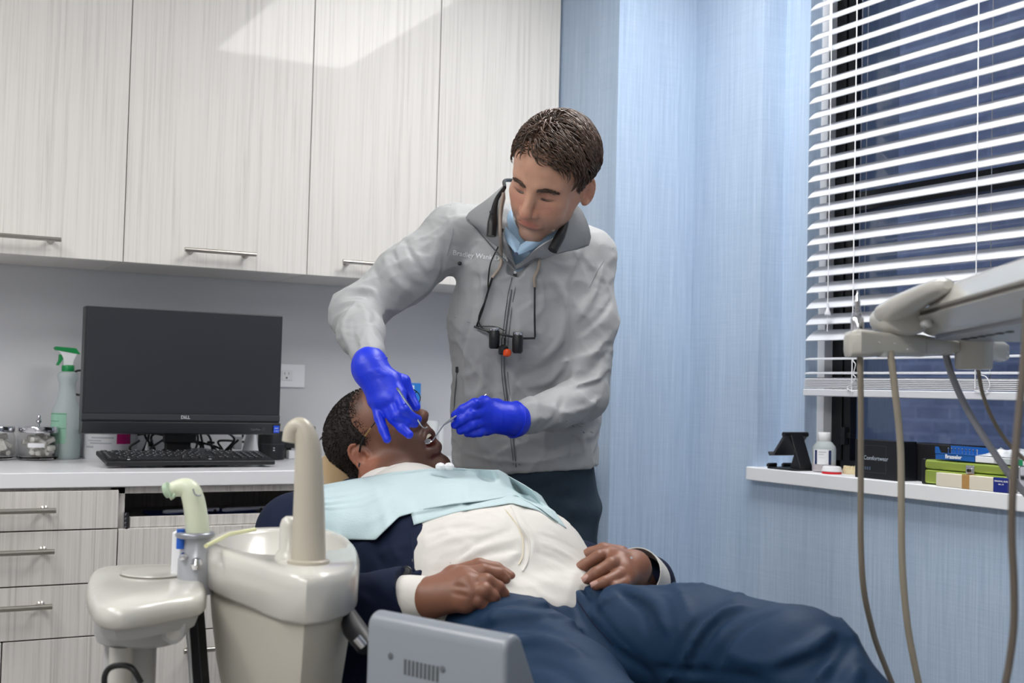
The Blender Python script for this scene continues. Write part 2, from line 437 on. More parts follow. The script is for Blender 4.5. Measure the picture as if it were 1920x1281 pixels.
struct('trim_1', MB().box((2.283, .9, ZS - .038), (2.50, 2.757, ZS)), M['white'], 'white window sill board', bevel=.003)
# window
wf = struct('window_1', MB().box((2.44, 2.612, ZS), (2.47, 2.64, 2.46)), M['white'], 'black framed sash window with white casing strip behind the blind')
g = MB(); g.box((2.47, 2.573, ZS), (2.53, 2.64, 2.46)).box((2.475, 2.545, ZS), (2.50, 2.573, 2.46)).box((2.47, .95, ZS), (2.54, 2.6, ZS + .03)).box((2.47, .95, 2.43), (2.54, 2.6, 2.46)).box((2.47, .95, ZS), (2.53, 1.0, 2.46))
M['winframe'] = mat('window_frame_black', '0c0e12', .35)
g.build('window_frame', M['winframe'], wf, bevel=.002)
MB().box((2.485, 1.0, 1.655), (2.53, 2.573, 1.71)).build('sash_rail', M['winframe'], wf, bevel=.003)
MB().box((2.462, 2.53, 1.02), (2.485, 2.57, 1.035)).box((2.455, 2.545, 1.0), (2.47, 2.56, 1.05)).build('window_latch', M['black'], wf, bevel=.002)
glass = mat('window_glass', 'ffffff', .02); glass.node_tree.nodes['Principled BSDF'].inputs['Transmission Weight'].default_value = 1; glass.node_tree.nodes['Principled BSDF'].inputs['IOR'].default_value = 1.45
MB().box((2.508, 1.0, ZS + .03), (2.512, 2.573, 1.66)).build('pane', glass, wf); MB().box((2.518, 1.0, 1.70), (2.522, 2.573, 2.43)).build('pane', glass, wf)
# the brick wall across the light well, far too fine to tell its courses apart singly
m = mat('night_brick', '5a6a8c', .8); t = NT(m); v = t.coord((1, 1, 1)); b = t.add('ShaderNodeTexBrick'); b.inputs['Scale'].default_value = 1; b.inputs['Brick Width'].default_value = .2; b.inputs['Row Height'].default_value = .065; b.inputs['Mortar Size'].default_value = .008
mp = t.add('ShaderNodeMapping'); mp.inputs['Rotation'].default_value = (PI / 2, 0, PI / 2); tc = t.add('ShaderNodeTexCoord'); sp = t.add('ShaderNodeSeparateXYZ'); cb = t.add('ShaderNodeCombineXYZ')
t.ln(tc.outputs['Object'], sp.inputs[0]); t.ln(sp.outputs['Y'], cb.inputs['X']); t.ln(sp.outputs['Z'], cb.inputs['Y']); t.ln(cb.outputs[0], b.inputs['Vector'])
b.inputs['Color1'].default_value = srgb('77839b'); b.inputs['Color2'].default_value = srgb('6c7890'); b.inputs['Mortar'].default_value = srgb('7f8aa2')
n = t.noise(t.coord((1, 2, 5)), 2.2, 5, .7); mxx = t.add('ShaderNodeMix', data_type='RGBA', blend_type='MULTIPLY'); mxx.inputs[0].default_value = .8
t.ln(b.outputs['Color'], mxx.inputs[6]); t.ln(t.ramp(n, [(.3, (.35, .38, .5, 1)), (.7, (1, 1, 1, 1))]), mxx.inputs[7]); t.ln(mxx.outputs[2], t.b.inputs['Base Color']); t.bump(b.outputs['Fac'], .4, .004)
struct('wall_outside', MB().box((4.4, -3, -2), (4.6, 9, 6)), m, 'blue dusk-lit brick wall outside the window')

# ceiling light panels
M['diffuser'] = emis('light_diffuser', 'fffdfa', PANEL_STRENGTH)
for i, (x, y) in enumerate(PANELS):
    th = thing('ceiling_light', (x, y, ZC), ['ceiling light panel above the dental chair near the wall cabinets', 'added unseen ceiling light panel in the middle of the row on the door side', 'added unseen ceiling light panel on the door side nearest the wall cabinets', 'added unseen ceiling light panel on the door side farthest from the wall cabinets'][i], 'ceiling light', 'ceiling light panels')
    MB().box((x - .30, y - .60, ZC - .012), (x + .30, y + .60, ZC - .008)).build('diffuser', M['diffuser'], th)
    f_ = MB(); f_.box((x - .33, y - .63, ZC - .02), (x - .30, y + .63, ZC)).box((x + .30, y - .63, ZC - .02), (x + .33, y + .63, ZC)).box((x - .30, y - .63, ZC - .02), (x + .30, y - .60, ZC)).box((x - .30, y + .60, ZC - .02), (x + .30, y + .63, ZC))
    f_.build('light_frame', M['white'], th)

# ================================================================ wall cabinets
def bar_handle(x0, x1, y, z, parent, r=.006, back=.035):
    h = MB(); h.tube([(x0, y, z), (x1, y, z)], r, 14)
    for x in (x0 + .022, x1 - .022): h.lathe((x, y + back, z), [(.010, 0), (.010, .003), (.006, .006), (.0055, back)], 14, lambda p: A(p[0], -p[2], p[1]))
    return h.build('handle', M['nickel'], parent, fixn=True)
YU, ZU = 3.40, 1.45
names = ['wall cabinet with a pale wood-grain door, end of the run over the glass jars', 'wall cabinet with a pale wood-grain door directly above the monitor',
         'wall cabinet behind the raised sleeve of the dentist', 'wall cabinet behind the head of the dentist, next to the blue corner']
doors = [(.12, .658, (.30, .492)), (.658, 1.177, (.814, 1.014)), (1.177, 1.585, (1.274, 1.474)), (1.585, 2.015, (1.70, 1.90))]
for i, (a, b_, hx) in enumerate(doors):
    th = thing('wall_cabinet', ((a + b_) / 2, YU, ZU), names[i], 'cabinet', 'wall cabinets above the worktop')
    MB().box((a + .002, YU + .024, ZU), (b_ - .001, YB - .004, 2.44)).build('cabinet_body', M['backsplash'] if False else M['cab_body'], th, bevel=.001)
    d = MB().box((a + .0012, YU, ZU), (b_ - .0012, YU + .02, 2.44)).build('door', M['cab_up'], th, bevel=.0012)
    bar_handle(hx[0], hx[1], YU - .035, ZU + .043, d)
# ================================================================ base cabinets
YC = 3.10
wt = MB().box((-.9, YC, .868), (1.965, YB - .003, .905)).build('worktop', M['worktop'], bevel=.003)
setp(wt, 'white worktop running along the wall under the cabinets', 'worktop')
def base_cab(x0, x1, label, fronts, openshelf=False):
    th = thing('base_cabinet', ((x0 + x1) / 2, YC + .03, 0), label, 'cabinet', 'base cabinets under the worktop')
    b = MB(); y0 = YC + .022; b.box((x0, y0, .1), (x0 + .018, YB - .01, .866)).box((x1 - .018, y0, .1), (x1, YB - .01, .866)).box((x0, y0, .1), (x1, YB - .01, .118)).box((x0, YB - .03, .1), (x1, YB - .012, .866)).box((x0, y0, .862 - .012), (x1, y0 + .1, .866)).box((x0, y0 + .05, 0), (x1, y0 + .07, .1))
    b.build('cabinet_body', M['cab_lo'], th, bevel=.0008)
    for (fx0, fx1, z0, z1, hz, hx0, hx1) in fronts:
        nm = 'drawer' if z1 - z0 < .3 else 'door'
        d = MB().box((fx0 + .0015, YC, z0 + .0015), (fx1 - .0015, YC + .02, z1 - .0015)).build(nm, M['cab_lo'], th, bevel=.0012)
        if hz: bar_handle(hx0, hx1, YC - .032, hz, d, .0065, .032)
    if openshelf:
        MB().box((x0 + .03, YC + .012, .755), (x1 - .03, YC + .50, .768)).build('tray', M['cab_lo'], th, bevel=.001)
        MB().box((x0 + .03, YC + .01, .768), (x1 - .03, YC + .025, .793)).build('tray_front', M['cab_lo'], th, bevel=.001)
        s = MB(); s.box((x0 + .018, YC + .02, .765), (x0 + .028, YC + .42, .800)); s.box((x0 + .014, YC + .005, .762), (x0 + .026, YC + .02, .806))
        for k in range(4): s.lathe((x0 + .02, YC + .004, .768 + k * .0105), [(.0035, 0), (.0035, .004)], 8, lambda p: A(p[0], -p[2], p[1]))
        s.build('drawer_slide', M['chrome'], th, fixn=True)
        MB().box((x0 + .02, YC + .06, .742), (x1 - .02, YB - .04, .746)).build('shelf_liner', mat('red_liner', '6e2317', .6), th)
base_cab(.10, .612, 'base cabinet of three grained drawers under the glass jars', [(.10, .612, .767, .862, .818, .26, .461), (.10, .612, .637, .767, .721, .26, .461), (.10, .612, .510, .637, .592, .26, .461), (.358, .612, .1, .510, None, 0, 0), (.10, .358, .1, .510, None, 0, 0)])
base_cab(.612, 1.26, 'base cabinet with an open tray slot under the keyboard', [(.612, 1.26, .507, .767, None, 0, 0), (.612, 1.26, .1, .507, .462, .775, .975)], True)
base_cab(-.42, .10, 'base cabinet beyond the three-drawer one, end of the run', [(-.42, .10, .637, .862, .75, -.30, -.1), (-.42, .10, .1, .637, .58, -.30, -.1)])
base_cab(1.26, 1.96, 'base cabinet behind the reclined patient', [(1.26, 1.96, .637, .862, .75, 1.5, 1.7), (1.26, 1.96, .1, .637, .58, 1.5, 1.7)])

# ================================================================ things on the worktop
Zt = .905
# all-in-one computer
mx0, mx1, my = .563, 1.103, 3.38
th = thing('desktop_computer', (.83, 3.47, Zt), 'black all-in-one desktop computer with a dark blank screen on the worktop', 'computer')
M['bezel'] = mat('bezel_graphite', '25272c', .38); M['screen'] = mat('screen_off', '24272e', .22); M['chin'] = mat('chin_graphite', '33353b', .42)
sc_ = NT(M['screen']); sc_.b.inputs['Specular IOR Level'].default_value = .6; M['screen'].node_tree.nodes['Principled BSDF'].inputs['Roughness'].default_value = .40
MB().box((mx0, my, 1.018), (mx1, my + .045, 1.325)).build('screen_housing', M['bezel'], th, bevel=.003)
MB().box((mx0 + .004, my - .0012, 1.042), (mx1 - .004, my + .001, 1.320)).build('screen', M['screen'], th)
MB().box((mx0, my - .002, 1.024), (mx1, my + .001, 1.040)).build('lower_bezel', M['chin'], th, bevel=.001)
MB().prism([(-.004, .988), (-.012, 1.019), (.04, 1.019), (.04, .984)], mx0, mx1, lambda p: A(p[2], my + p[0], p[1])).build('speaker_bar', M['bezel'], th, fixn=True, bevel=.002)
fr = frame((.835, my - .003, 1.0325), (1, 0, 0), (0, 0, 1), (0, -1, 0))
M['silverprint'] = mat('silver_print', 'd5d7db', .35, .3)
link('logo', text_mesh('D LL', .0125, fr, .0002, bold=.0003), M['silverprint'], th, smooth=False)
fe = frame((.8327, my - .003, 1.0325), A(.87, 0, .5), A(-.5, 0, .87), (0, -1, 0))
link('logo', text_mesh('E', .0105, fe, .0002, bold=.0003), M['silverprint'], th, smooth=False)
M['stickblue'] = mat('sticker_blue', '1d4fd0', .4)
st = MB().box((1.082, my - .0135, .992), (1.098, my - .0115, 1.012)).build('sticker', M['stickblue'], th)
link('sticker_text', text_mesh('intel', .006, frame((1.090, my - .0142, 1.005), (1, 0, 0), (0, 0, 1), (0, -1, 0)), .0001), M['white'], st, smooth=False)
link('sticker_text', text_mesh('CORE i5', .0038, frame((1.090, my - .0142, .997), (1, 0, 0), (0, 0, 1), (0, -1, 0)), .0001), M['white'], st, smooth=False)
link('marking', text_mesh('OptiPlex', .008, frame((1.03, my - .0125, 1.001), (1, 0, 0), (0, 0, 1), (0, -1, 0)), .0001), mat('faint_print', '6b6d72', .5), th, smooth=False)
MB().lathe((1.052, my - .0105, 1.002), [(.005, 0), (.005, .002)], 16, lambda p: A(p[0], -p[2], p[1])).build('power_button', M['chin'], th, fixn=True)
MB().box((.79, my + .045, .96), (.88, my + .065, 1.22)).box((.80, my + .065, .92), (.87, my + .085, 1.15)).build('stand_neck', M['black'], th, bevel=.004)
MB().sheet([[A(.72 + .21 * u, my + .0 + .14 * v, Zt + .006 + .012 * math.sin(PI * u) * v) for v in np.linspace(0, 1, 8)] for u in np.linspace(0, 1, 12)], .006).build('stand_foot', M['black'], th, fixn=True)
MB().sheet([[A(.80 + .17 * u, my + .0 + .06 * v, Zt + .020 + .022 * math.sin(PI * u) * math.sin(PI * v * .8 + .2)) for v in np.linspace(0, 1, 8)] for u in np.linspace(0, 1, 14)], .004).build('stand_cover', M['chin'], th, fixn=True)
# keyboard
kx, ky = .602, 3.225; kt = math.radians(7)
krot = lambda p: A(kx + p[0], ky + p[1] * math.cos(kt) - p[2] * math.sin(kt), Zt + .006 + p[1] * math.sin(kt) + p[2] * math.cos(kt))
th = thing('keyboard', (kx, ky, Zt), 'black full-size keyboard lying in front of the computer', 'keyboard')
b = MB(); b.box((0, 0, 0), (.442, .155, .012), krot); b.build('keyboard_body', M['black'], th, bevel=.003)
M['key'] = mat('key_black', '1e1f23', .45); M['keyprint'] = mat('key_print', 'c9ccd0', .5)
rows = [[1, .5] + [1] * 4 + [.5] + [1] * 4 + [.5] + [1] * 4, [1] * 13 + [2], [1.5] + [1] * 12 + [1.5], [1.75] + [1] * 11 + [2.25], [2.25] + [1] * 10 + [2.75], [1.25] * 3 + [6.25] + [1.25] * 4]
gaps = {0: (1, 6, 11)}
u = .0188; kmesh = {}
def key(x, y, wd, prt=True):
    key_ = round(wd, 2)
    if key_ not in kmesh:
        kb = MB(); a = wd * u - .0022; c = u - .0024; v = [krot(A(px_, py_, pz_)) - krot(A(0, 0, 0)) for px_, py_, pz_ in ((0, 0, 0), (a, 0, 0), (a, c, 0), (0, c, 0), (.0012, .001, .0035), (a - .0012, .001, .0035), (a - .0012, c - .0015, .0035), (.0012, c - .0015, .0035))]
        kb.add(v, [(4, 5, 6, 7), (0, 1, 5, 4), (1, 2, 6, 5), (2, 3, 7, 6), (3, 0, 4, 7)]); kmesh[key_] = kb.mesh('key'); kmesh[key_].materials.append(M['key'])
    o = bpy.data.objects.new('key', kmesh[key_]); COL.objects.link(o); o.parent = th; o.location = tuple(krot(A(x, y, .0118)) - origin(th)); ORG[o.name] = origin(th)
prints = []
for r_, row in enumerate(rows):
    x = .010; y = .130 - r_ * .0236 - (.0 if r_ == 0 else .002)
    y = .132 - r_ * u - (.004 if r_ else 0)
    for i, wd in enumerate(row):
        if not (r_ == 0 and i in gaps[0]):
            key(x, y, wd); prints.append((x + .004, y + .009))
        x += wd * u
    for k in range(3):
        if r_ in (0, 1, 2) or (r_ == 5) or (r_ == 4 and k == 1): key(x + .005 + k * u, y, 1); prints.append((x + .009 + k * u, y + .009))
    for k in range(4):
        if r_ > 0 and x + .005 + 3 * u + .005 + (k + 1) * u < .442: key(x + .010 + 3 * u + k * u, y, 1); prints.append((x + .014 + (k + 3) * u, y + .009))
pb = MB()
for px_, py_ in prints: pb.box((px_, py_ - .001, .0154), (px_ + .003, py_ + .0025, .0156), krot)
pb.box((.052, .006, .0154), (.060, .013, .0157), krot); pb.box((.262, .006, .0154), (.270, .013, .0157), krot)
setp(pb.build('key_legends', M['keyprint'], th, smooth=False), kind='stuff')
# spray bottle
sx, sy = .563, 3.63
th = thing('spray_bottle', (sx, sy, Zt), 'translucent spray bottle with a green and white trigger head beside the computer', 'spray bottle')
hdpe = mat('milky_plastic', 'dfe9ea', .35); q = hdpe.node_tree.nodes['Principled BSDF']; q.inputs['Transmission Weight'].default_value = .55; q.inputs['IOR'].default_value = 1.2
green = mat('trigger_green', '0f8a48', .4)
pr = [(.036, 0), (.040, .006), (.041, .05), (.041, .115), (.039, .135), (.030, .155), (.025, .172), (.0225, .19), (.0225, .215), (.027, .222), (.028, .235), (.024, .243), (.016, .246)]
MB().lathe((sx, sy, Zt), pr, 32).build('bottle', hdpe, th)
MB().lathe((sx, sy, Zt), [(.037, .004), (.0385, .01), (.0385, .085)], 32).build('liquid', mat('pale_green_liquid', 'bfd8d2', .2), th)
lab = MB(); lab.sheet([[A(sx + .0418 * math.cos(a), sy + .0418 * math.sin(a), Zt + z) for z in (.045, .13)] for a in np.linspace(math.radians(190), math.radians(262), 12)]); lab.build('label_print', mat('green_label', '93c3ab', .5), th)
lt = MB()
for k in range(4): lt.sheet([[A(sx + .0422 * math.cos(a), sy + .0422 * math.sin(a), Zt + z) for z in (.126 - k * .02, .1275 - k * .02)] for a in np.linspace(math.radians(190), math.radians(235 if k % 2 else 262), 8)])
lt.build('label_lines', mat('dark_green_print', '3b6d57', .5), th)
MB().lathe((sx, sy, Zt + .246), [(.0165, 0), (.0172, .002), (.0172, .015), (.015, .018)], 20).build('collar', green, th)
hd = MB(); frh = lambda p: A(sx + p[0], sy + p[2], Zt + .262 + p[1])
hd.prism([(-.014, 0), (.012, 0), (.013, .014), (.019, .028), (.024, .036), (-.028, .046), (-.033, .044), (-.022, .034), (-.015, .020)], -.011, .011, frh); hd.build('spray_head', M['whiteplastic'], th, fixn=True, bevel=.002)
MB().prism([(-.040, .049), (-.036, .043), (.028, .033), (.030, .034), (.018, .050), (-.037, .053)], -.013, .013, frh).build('head_cover', green, th, fixn=True, bevel=.002)
MB().prism([(-.026, .032), (-.018, .030), (-.015, .018), (-.026, .000), (-.033, .001), (-.027, .014)], -.006, .006, frh).build('trigger', green, th, fixn=True, bevel=.0015)
# apothecary jars
jg = mat('jar_glass', 'ffffff', .03); q = jg.node_tree.nodes['Principled BSDF']; q.inputs['Transmission Weight'].default_value = 1; q.inputs['IOR'].default_value = 1.12
cot = mat('cotton_white', 'f4f2ec', .9, noise=(60, .5, .003))
def jar(x, y, label, n):
    th = thing('glass_jar', (x, y, Zt), label, 'jar', 'glass jars on the worktop')
    MB().lathe((x, y, Zt), [(.046, 0), (.0535, .004), (.055, .012), (.055, .062), (.050, .073), (.049, .078), (.0475, .078), (.0485, .072), (.053, .060), (.053, .010), (.045, .005)], 36).build('glass_body', jg, th)
    l_ = MB(); l_.lathe((x, y, Zt + .076), [(.0525, 0), (.0530, .002), (.0530, .0135), (.0515, .016), (.006, .017)], 36).lathe((x, y, Zt + .093), [(.003, 0), (.003, .006), (.007, .010), (.0085, .015), (.0055, .020), (.004, .022), (.0055, .025), (.0045, .029), (.001, .031)], 18)
    l_.build('lid', M['chrome'], th, fixn=True)
    c = MB(); r_ = random.Random(n)
    for k in range(46):
        a = r_.uniform(0, 2 * PI); rr = r_.uniform(0, .036); z = Zt + .013 + .050 * k / 46; d = unit(A(r_.uniform(-1, 1), r_.uniform(-1, 1), r_.uniform(-.5, .5))); p = A(x + rr * math.cos(a), y + rr * math.sin(a), z)
        c.tube([p - d * .014, p - d * .012, p + d * .012, p + d * .014], [.004, .0075, .0075, .004], 8)
    setp(c.build('cotton_rolls', cot, th), kind='stuff')
    MB().sheet([[A(x + .0556 * math.cos(a), y + .0556 * math.sin(a), Zt + z) for z in (.036, .048)] for a in np.linspace(math.radians(235), math.radians(280), 8)]).build('jar_label', M['white'], th)
jar(.487, 3.60, 'glass jar of cotton rolls with a chrome knobbed lid next to the spray bottle', 3)
jar(.375, 3.61, 'glass jar of cotton rolls farther from the spray bottle', 5)
# white tub with magenta label
tx, ty = .688, 3.638
th = thing('wipes_tub', (tx, ty, Zt), 'white printed tub with a magenta label panel, half hidden by the computer', 'tub')
MB().lathe((tx, ty, Zt), [(.070, 0), (.074, .005), (.074, .11), (.076, .115), (.076, .14), (.07, .145)], 36).build('tub_body', M['whiteplastic'], th)
def wrap(name, a0, a1, z0, z1, m, r=.0746):
    return MB().sheet([[A(tx + r * math.cos(a), ty + r * math.sin(a), Zt + z) for z in (z0, z1)] for a in np.linspace(math.radians(a0), math.radians(a1), 10)]).build(name, m, th)
wrap('label_panel', 272, 305, .045, .09, mat('magenta', 'b5176e', .45)); gp = mat('grey_print', 'aeb2ba', .6)
for k, (a0, a1, z0, z1) in enumerate([(200, 266, .072, .078), (215, 266, .060, .064), (205, 240, .052, .055), (212, 262, .045, .048), (200, 222, .033, .038), (228, 260, .083, .088)]): wrap('printed_line', a0, a1, z0, z1, gp)
# lamp loop / black headband behind
th = MB().tube([A(.60 + .028 * math.cos(a) , 3.66, 1.12 + .035 * math.sin(a)) for a in np.linspace(math.radians(60), math.radians(300), 20)], .003, 8).build('cable_loop', M['black']); setp(th, 'black cable loop hung on the wall at the edge of the computer', 'cable')
# speaker cylinder, phone, adapter, cables
th = thing('smart_speaker', (1.135, 3.55, Zt), 'short black cylindrical speaker at the edge of the computer', 'speaker')
MB().lathe((1.135, 3.55, Zt), [(.036, 0), (.040, .003), (.040, .078), (.037, .084), (.03, .085)], 32).build('speaker_body', mat('speaker_black', '15161a', .5), th)
MB().lathe((1.135, 3.55, Zt + .046), [(.0403, 0), (.0403, .003)], 32, cap=False).build('speaker_ring', M['chin'], th)
for k in (0, 1): MB().box((1.128, 3.508, Zt + .028 + k * .007), (1.133, 3.5085, Zt + .031 + k * .007)).build('speaker_mark', M['silverprint'], th)
th = thing('desk_phone_stand', (1.06, 3.56, Zt), 'white curved plastic stand under the computer, beside the black speaker', 'stand')
MB().loft([[A(1.045 + .022 * s + .02 * (1 - s), 3.53 + .03 * math.sin(a), Zt + .075 * s) + A((.012 + .018 * (1 - s)) * math.cos(a), 0, 0) for a in np.linspace(0, 2 * PI, 16, endpoint=False)] for s in np.linspace(0, 1, 8)]).build('stand_body', M['whiteplastic'], th, fixn=True)
MB().box((1.02, 3.545, Zt + .03), (1.045, 3.56, Zt + .07)).build('stand_hook', M['whiteplastic'], th, bevel=.004)
th = thing('power_adapter', (1.24, 3.62, Zt), 'black power adapter box with its plug and cord beyond the speaker', 'adapter')
MB().box((1.18, 3.58, Zt + .032), (1.29, 3.66, Zt + .075)).build('adapter_box', M['black'], th, bevel=.004)
MB().box((1.265, 3.585, Zt + .073), (1.285, 3.605, Zt + .098)).build('adapter_clip', M['black'], th, bevel=.002)
MB().box((1.20, 3.60, Zt), (1.215, 3.64, Zt + .033)).box((1.25, 3.60, Zt), (1.265, 3.64, Zt + .033)).build('adapter_feet', M['black'], th, bevel=.002)
MB().tube(spline([A(1.285, 3.60, Zt + .04), A(1.31, 3.60, Zt + .062), A(1.335, 3.60, Zt + .088), A(1.348, 3.60, Zt + .086), A(1.34, 3.60, Zt + .078), A(1.318, 3.60, Zt + .066)]), .0028, 8).tube(spline([A(1.19, 3.60, Zt + .075), A(1.21, 3.60, Zt + .088), A(1.235, 3.60, Zt + .082), A(1.26, 3.60, Zt + .078)]), .0028, 8).build('adapter_cord', M['black'], th)
MB().box((1.195, 3.565, Zt), (1.222, 3.59, Zt + .026)).build('plug', M['whiteplastic'], th, bevel=.003)
rr = random.Random(4)
for k in range(9):
    x0 = .74 + .035 * k; z0 = Zt + rr.uniform(.05, .085)
    c = MB().tube(spline([A(x0, 3.50, z0), A(x0 + rr.uniform(-.03, .05), 3.52, Zt + rr.uniform(.02, .06)), A(x0 + rr.uniform(0, .07), 3.56, Zt + rr.uniform(.004, .04)), A(x0 + rr.uniform(.02, .08), 3.60, Zt + rr.uniform(.02, .09)), A(x0 - rr.uniform(.02, .06), 3.62, Zt + rr.uniform(.05, .1)), A(x0 - rr.uniform(.0, .05), 3.63, Zt + rr.uniform(.004, .03))]), .0034, 8).build('cable', M['black'])
    setp(c, 'black cable looping under the computer, ' + ['nearest the magenta label', 'second past the magenta label', 'third past the magenta label', 'fourth, just short of the stand neck', 'fifth, behind the stand neck', 'sixth, just past the stand neck', 'third before the white curved stand', 'second before the white curved stand', 'nearest the white curved stand'][k], 'cable', 'cables under the computer')
th = thing('small_figurine', (.755, 3.47, Zt), 'small white plastic stand in the tangle of cables under the computer', 'ornament')
MB().lathe((.755, 3.47, Zt), [(.012, 0), (.012, .004), (.004, .012), (.007, .030), (.004, .045), (.001, .056)], 14).build('ornament_body', M['whiteplastic'], th)
for k, (cx_, cz) in enumerate([(.95, .03), (.985, .02)]):
    c = MB().box((cx_, 3.47, Zt + cz - .018), (cx_ + .016, 3.49, Zt + cz)).build('cable_plug', M['whiteplastic'], bevel=.003); setp(c, ['small white cable plug hanging under the computer, upper one', 'small white cable plug under the computer beside the curved stand'][k], 'plug', 'plugs under the computer')
# wall outlet
th = thing('wall_outlet', (1.25, YB, 1.157), 'white double wall outlet plate beside the computer screen', 'outlet')
MB().box((1.16, YB - .006, 1.121), (1.29, YB - .0005, 1.194)).build('outlet_plate', M['white'], th, bevel=.002)
for k in (0, 1):
    x = 1.185 + k * .047
    f_ = MB().box((x - .018, YB - .0085, 1.142), (x + .018, YB - .005, 1.174)).build('socket', M['whiteplastic'], th, bevel=.002)
    s = MB().box((x - .010, YB - .0088, 1.160), (x - .0085, YB - .008, 1.168)).box((x + .003, YB - .0088, 1.160), (x + .0045, YB - .008, 1.168)).box((x - .005, YB - .0088, 1.148), (x, YB - .008, 1.153)); s.build('socket_slots', M['blackmatte'], f_)
# acrylic holder + blue sign behind the hands
th = thing('blue_sign', (1.62, 3.62, Zt), 'upright blue and white printed card standing behind the gloved hands', 'sign')
bx = onY(767, 718, 3.62); b2 = onY(789, 760, 3.62)
MB().box((bx[0] - .03, 3.62, Zt), (b2[0], 3.635, bx[2])).build('card', mat('card_blue', '2a7fd0', .4), th, bevel=.003)
MB().box((bx[0] - .026, 3.6185, Zt + .02), (bx[0] + .018, 3.620, bx[2] - .008)).build('card_face', mat('card_white', 'dbe8f5', .5), th)
link('card_text', text_mesh('RISE', .022, frame((bx[0] + .012, 3.618, bx[2] - .06), (0, 0, 1), (-1, 0, 0), (0, -1, 0)), .0002), mat('card_print', '2b5fa8', .5), th, smooth=False)
for k, (px, wd, hh) in enumerate([(668, .05, .085), (690, .035, .10), (810, .045, .12), (826, .03, .10)]):
    p = onY(px, 800, 3.60); th = thing('specimen_cup', (p[0], 3.60, Zt), ['clear plastic cup on the worktop behind the hair of the patient', 'clear plastic cup behind the gloved wrist', 'tall clear cup behind the nose of the patient', 'clear cup at the edge of the grey jacket'][k], 'cup')
    MB().lathe((p[0], 3.60, Zt), [(wd * .42, 0), (wd * .5, hh), (wd * .47, hh), (wd * .40, .004)], 24).build('cup_body', mat('cup_plastic', 'e9ecee', .3, Alpha=.6), th)
# folder and pens in the tray slot
th = setp(MB().box((.74, YC + .10, .769), (1.03, YC + .33, .776)).build('folder', mat('folder_blue', '1b4aa6', .4), bevel=.002), 'blue plastic folder lying in the open tray', 'folder')
pl = mat('pen_white', 'cfd2e0', .35)
for k, (x0, x1, y) in enumerate([(.755, .905, YC + .16), (.915, 1.035, YC + .17)]):
    th = thing('mirror_handle', (x0, y, .776), ['white plastic handle on the blue folder, longer one', 'white plastic handle on the blue folder, shorter rounded one'][k], 'handle')
    MB().tube([A(x0, y, .788), A(x0 + .01, y, .788), A(x1 - .02, y + .01, .79), A(x1, y + .01, .79)], [.006, .010, .008, .009], 12, sq=.6).build('handle_grip', pl, th)
    MB().lathe((x1 - .012, y - .0, .788), [(.004, 0), (.004, .001)], 10, lambda p: A(p[0], -p[2] , p[1])).build('handle_rivet', M['blackmatte'], th, fixn=True)
# ================================================================ blind
th = thing('window_blind', (2.38, 1.75, 2.44), 'white horizontal slat blind lowered most of the way over the window', 'blind')
M['slat'] = mat('slat_white', 'd3d6dd', .4)
tau = math.radians(38); yA, yB_ = 1.02, 2.60
def slat_mesh(ang):
    b = MB(); n = 6; pts = []
    for k in range(n + 1):
        s = -1 + 2 * k / n; pts.append((s * .025, .003 * (1 - s * s)))
    poly = [(a, c) for a, c in pts] + [(a, c - .0028) for a, c in pts[::-1]]
    b.prism(poly, yA, yB_, lambda p: A(p[0] * math.cos(ang) - p[1] * math.sin(ang), p[2], p[0] * math.sin(ang) + p[1] * math.cos(ang)))
    me = b.mesh('slat'); me.materials.append(M['slat']); return me
import bmesh
def fixme(me):
    bm = bmesh.new(); bm.from_mesh(me); bmesh.ops.recalc_face_normals(bm, faces=bm.faces); bm.to_mesh(me); bm.free(); me.polygons.foreach_set('use_smooth', [True] * len(me.polygons)); me.set_sharp_from_angle(angle=math.radians(30)); return me
s1 = fixme(slat_mesh(tau)); s2 = fixme(slat_mesh(math.radians(4)))
zt = [onX(1530, 221 - 29.46 * k, 2.357)[2] + .0155 for k in range(0, 1)]
zs = []
z = onX(1530, 221, 2.357)[2] + .0155
pitch = (onX(1530, 191.54, 2.357)[2] + .0155) - z
zz = z
while zz < 2.40: zs.append(zz); zz += pitch
zz = z - pitch
while zz > 1.262: zs.append(zz); zz -= pitch
for q in zs:
    o = bpy.data.objects.new('slat', s1); COL.objects.link(o); o.parent = th; o.location = tuple(A(2.377, 0, q) - origin(th))
for q in (1.238, 1.199):
    o = bpy.data.objects.new('slat', s2); COL.objects.link(o); o.parent = th; o.location = tuple(A(2.38, 0, q) - origin(th))
for k in range(6):
    o = bpy.data.objects.new('slat', s2); COL.objects.link(o); o.parent = th; o.location = tuple(A(2.38, .0, 1.183 - .0045 * k) - origin(th))
MB().box((2.353, yA, 1.134), (2.407, yB_ + .003, 1.154)).build('bottom_rail', M['slat'], th, bevel=.003)
MB().box((2.335, .99, 2.40), (2.41, 2.63, 2.455)).build('head_rail', M['slat'], th, bevel=.002)
cord = mat('cord_white', 'e9eaee', .6)
def vcord(y, x, name='ladder_cord', z0=1.14, r=.0013): MB().tube([A(x, y, z0), A(x, y, 2.41)], r, 6).build(name, cord, th)
def yat(px, py, X): return onX(px, py, X)[1]
for px in (1608, ):
    vcord(yat(1603, 300, 2.352), 2.352, r=.0016); vcord(yat(1614, 300, 2.402), 2.402); vcord(yat(1626, 200, 2.42), 2.42)
yc = yat(1833, 240, 2.352); vcord(yc, 2.352, z0=1.16, r=.0016); vcord(yc - .0, 2.402)
yl = yat(1553, 500, 2.345)
MB().tube([A(2.345, yl, 1.31), A(2.345, yl, 2.41)], .0012, 6).tube([A(2.345, yat(1556, 60, 2.345), 2.10), A(2.345, yl, 2.41)], .0025, 6).build('pull_cord', cord, th)
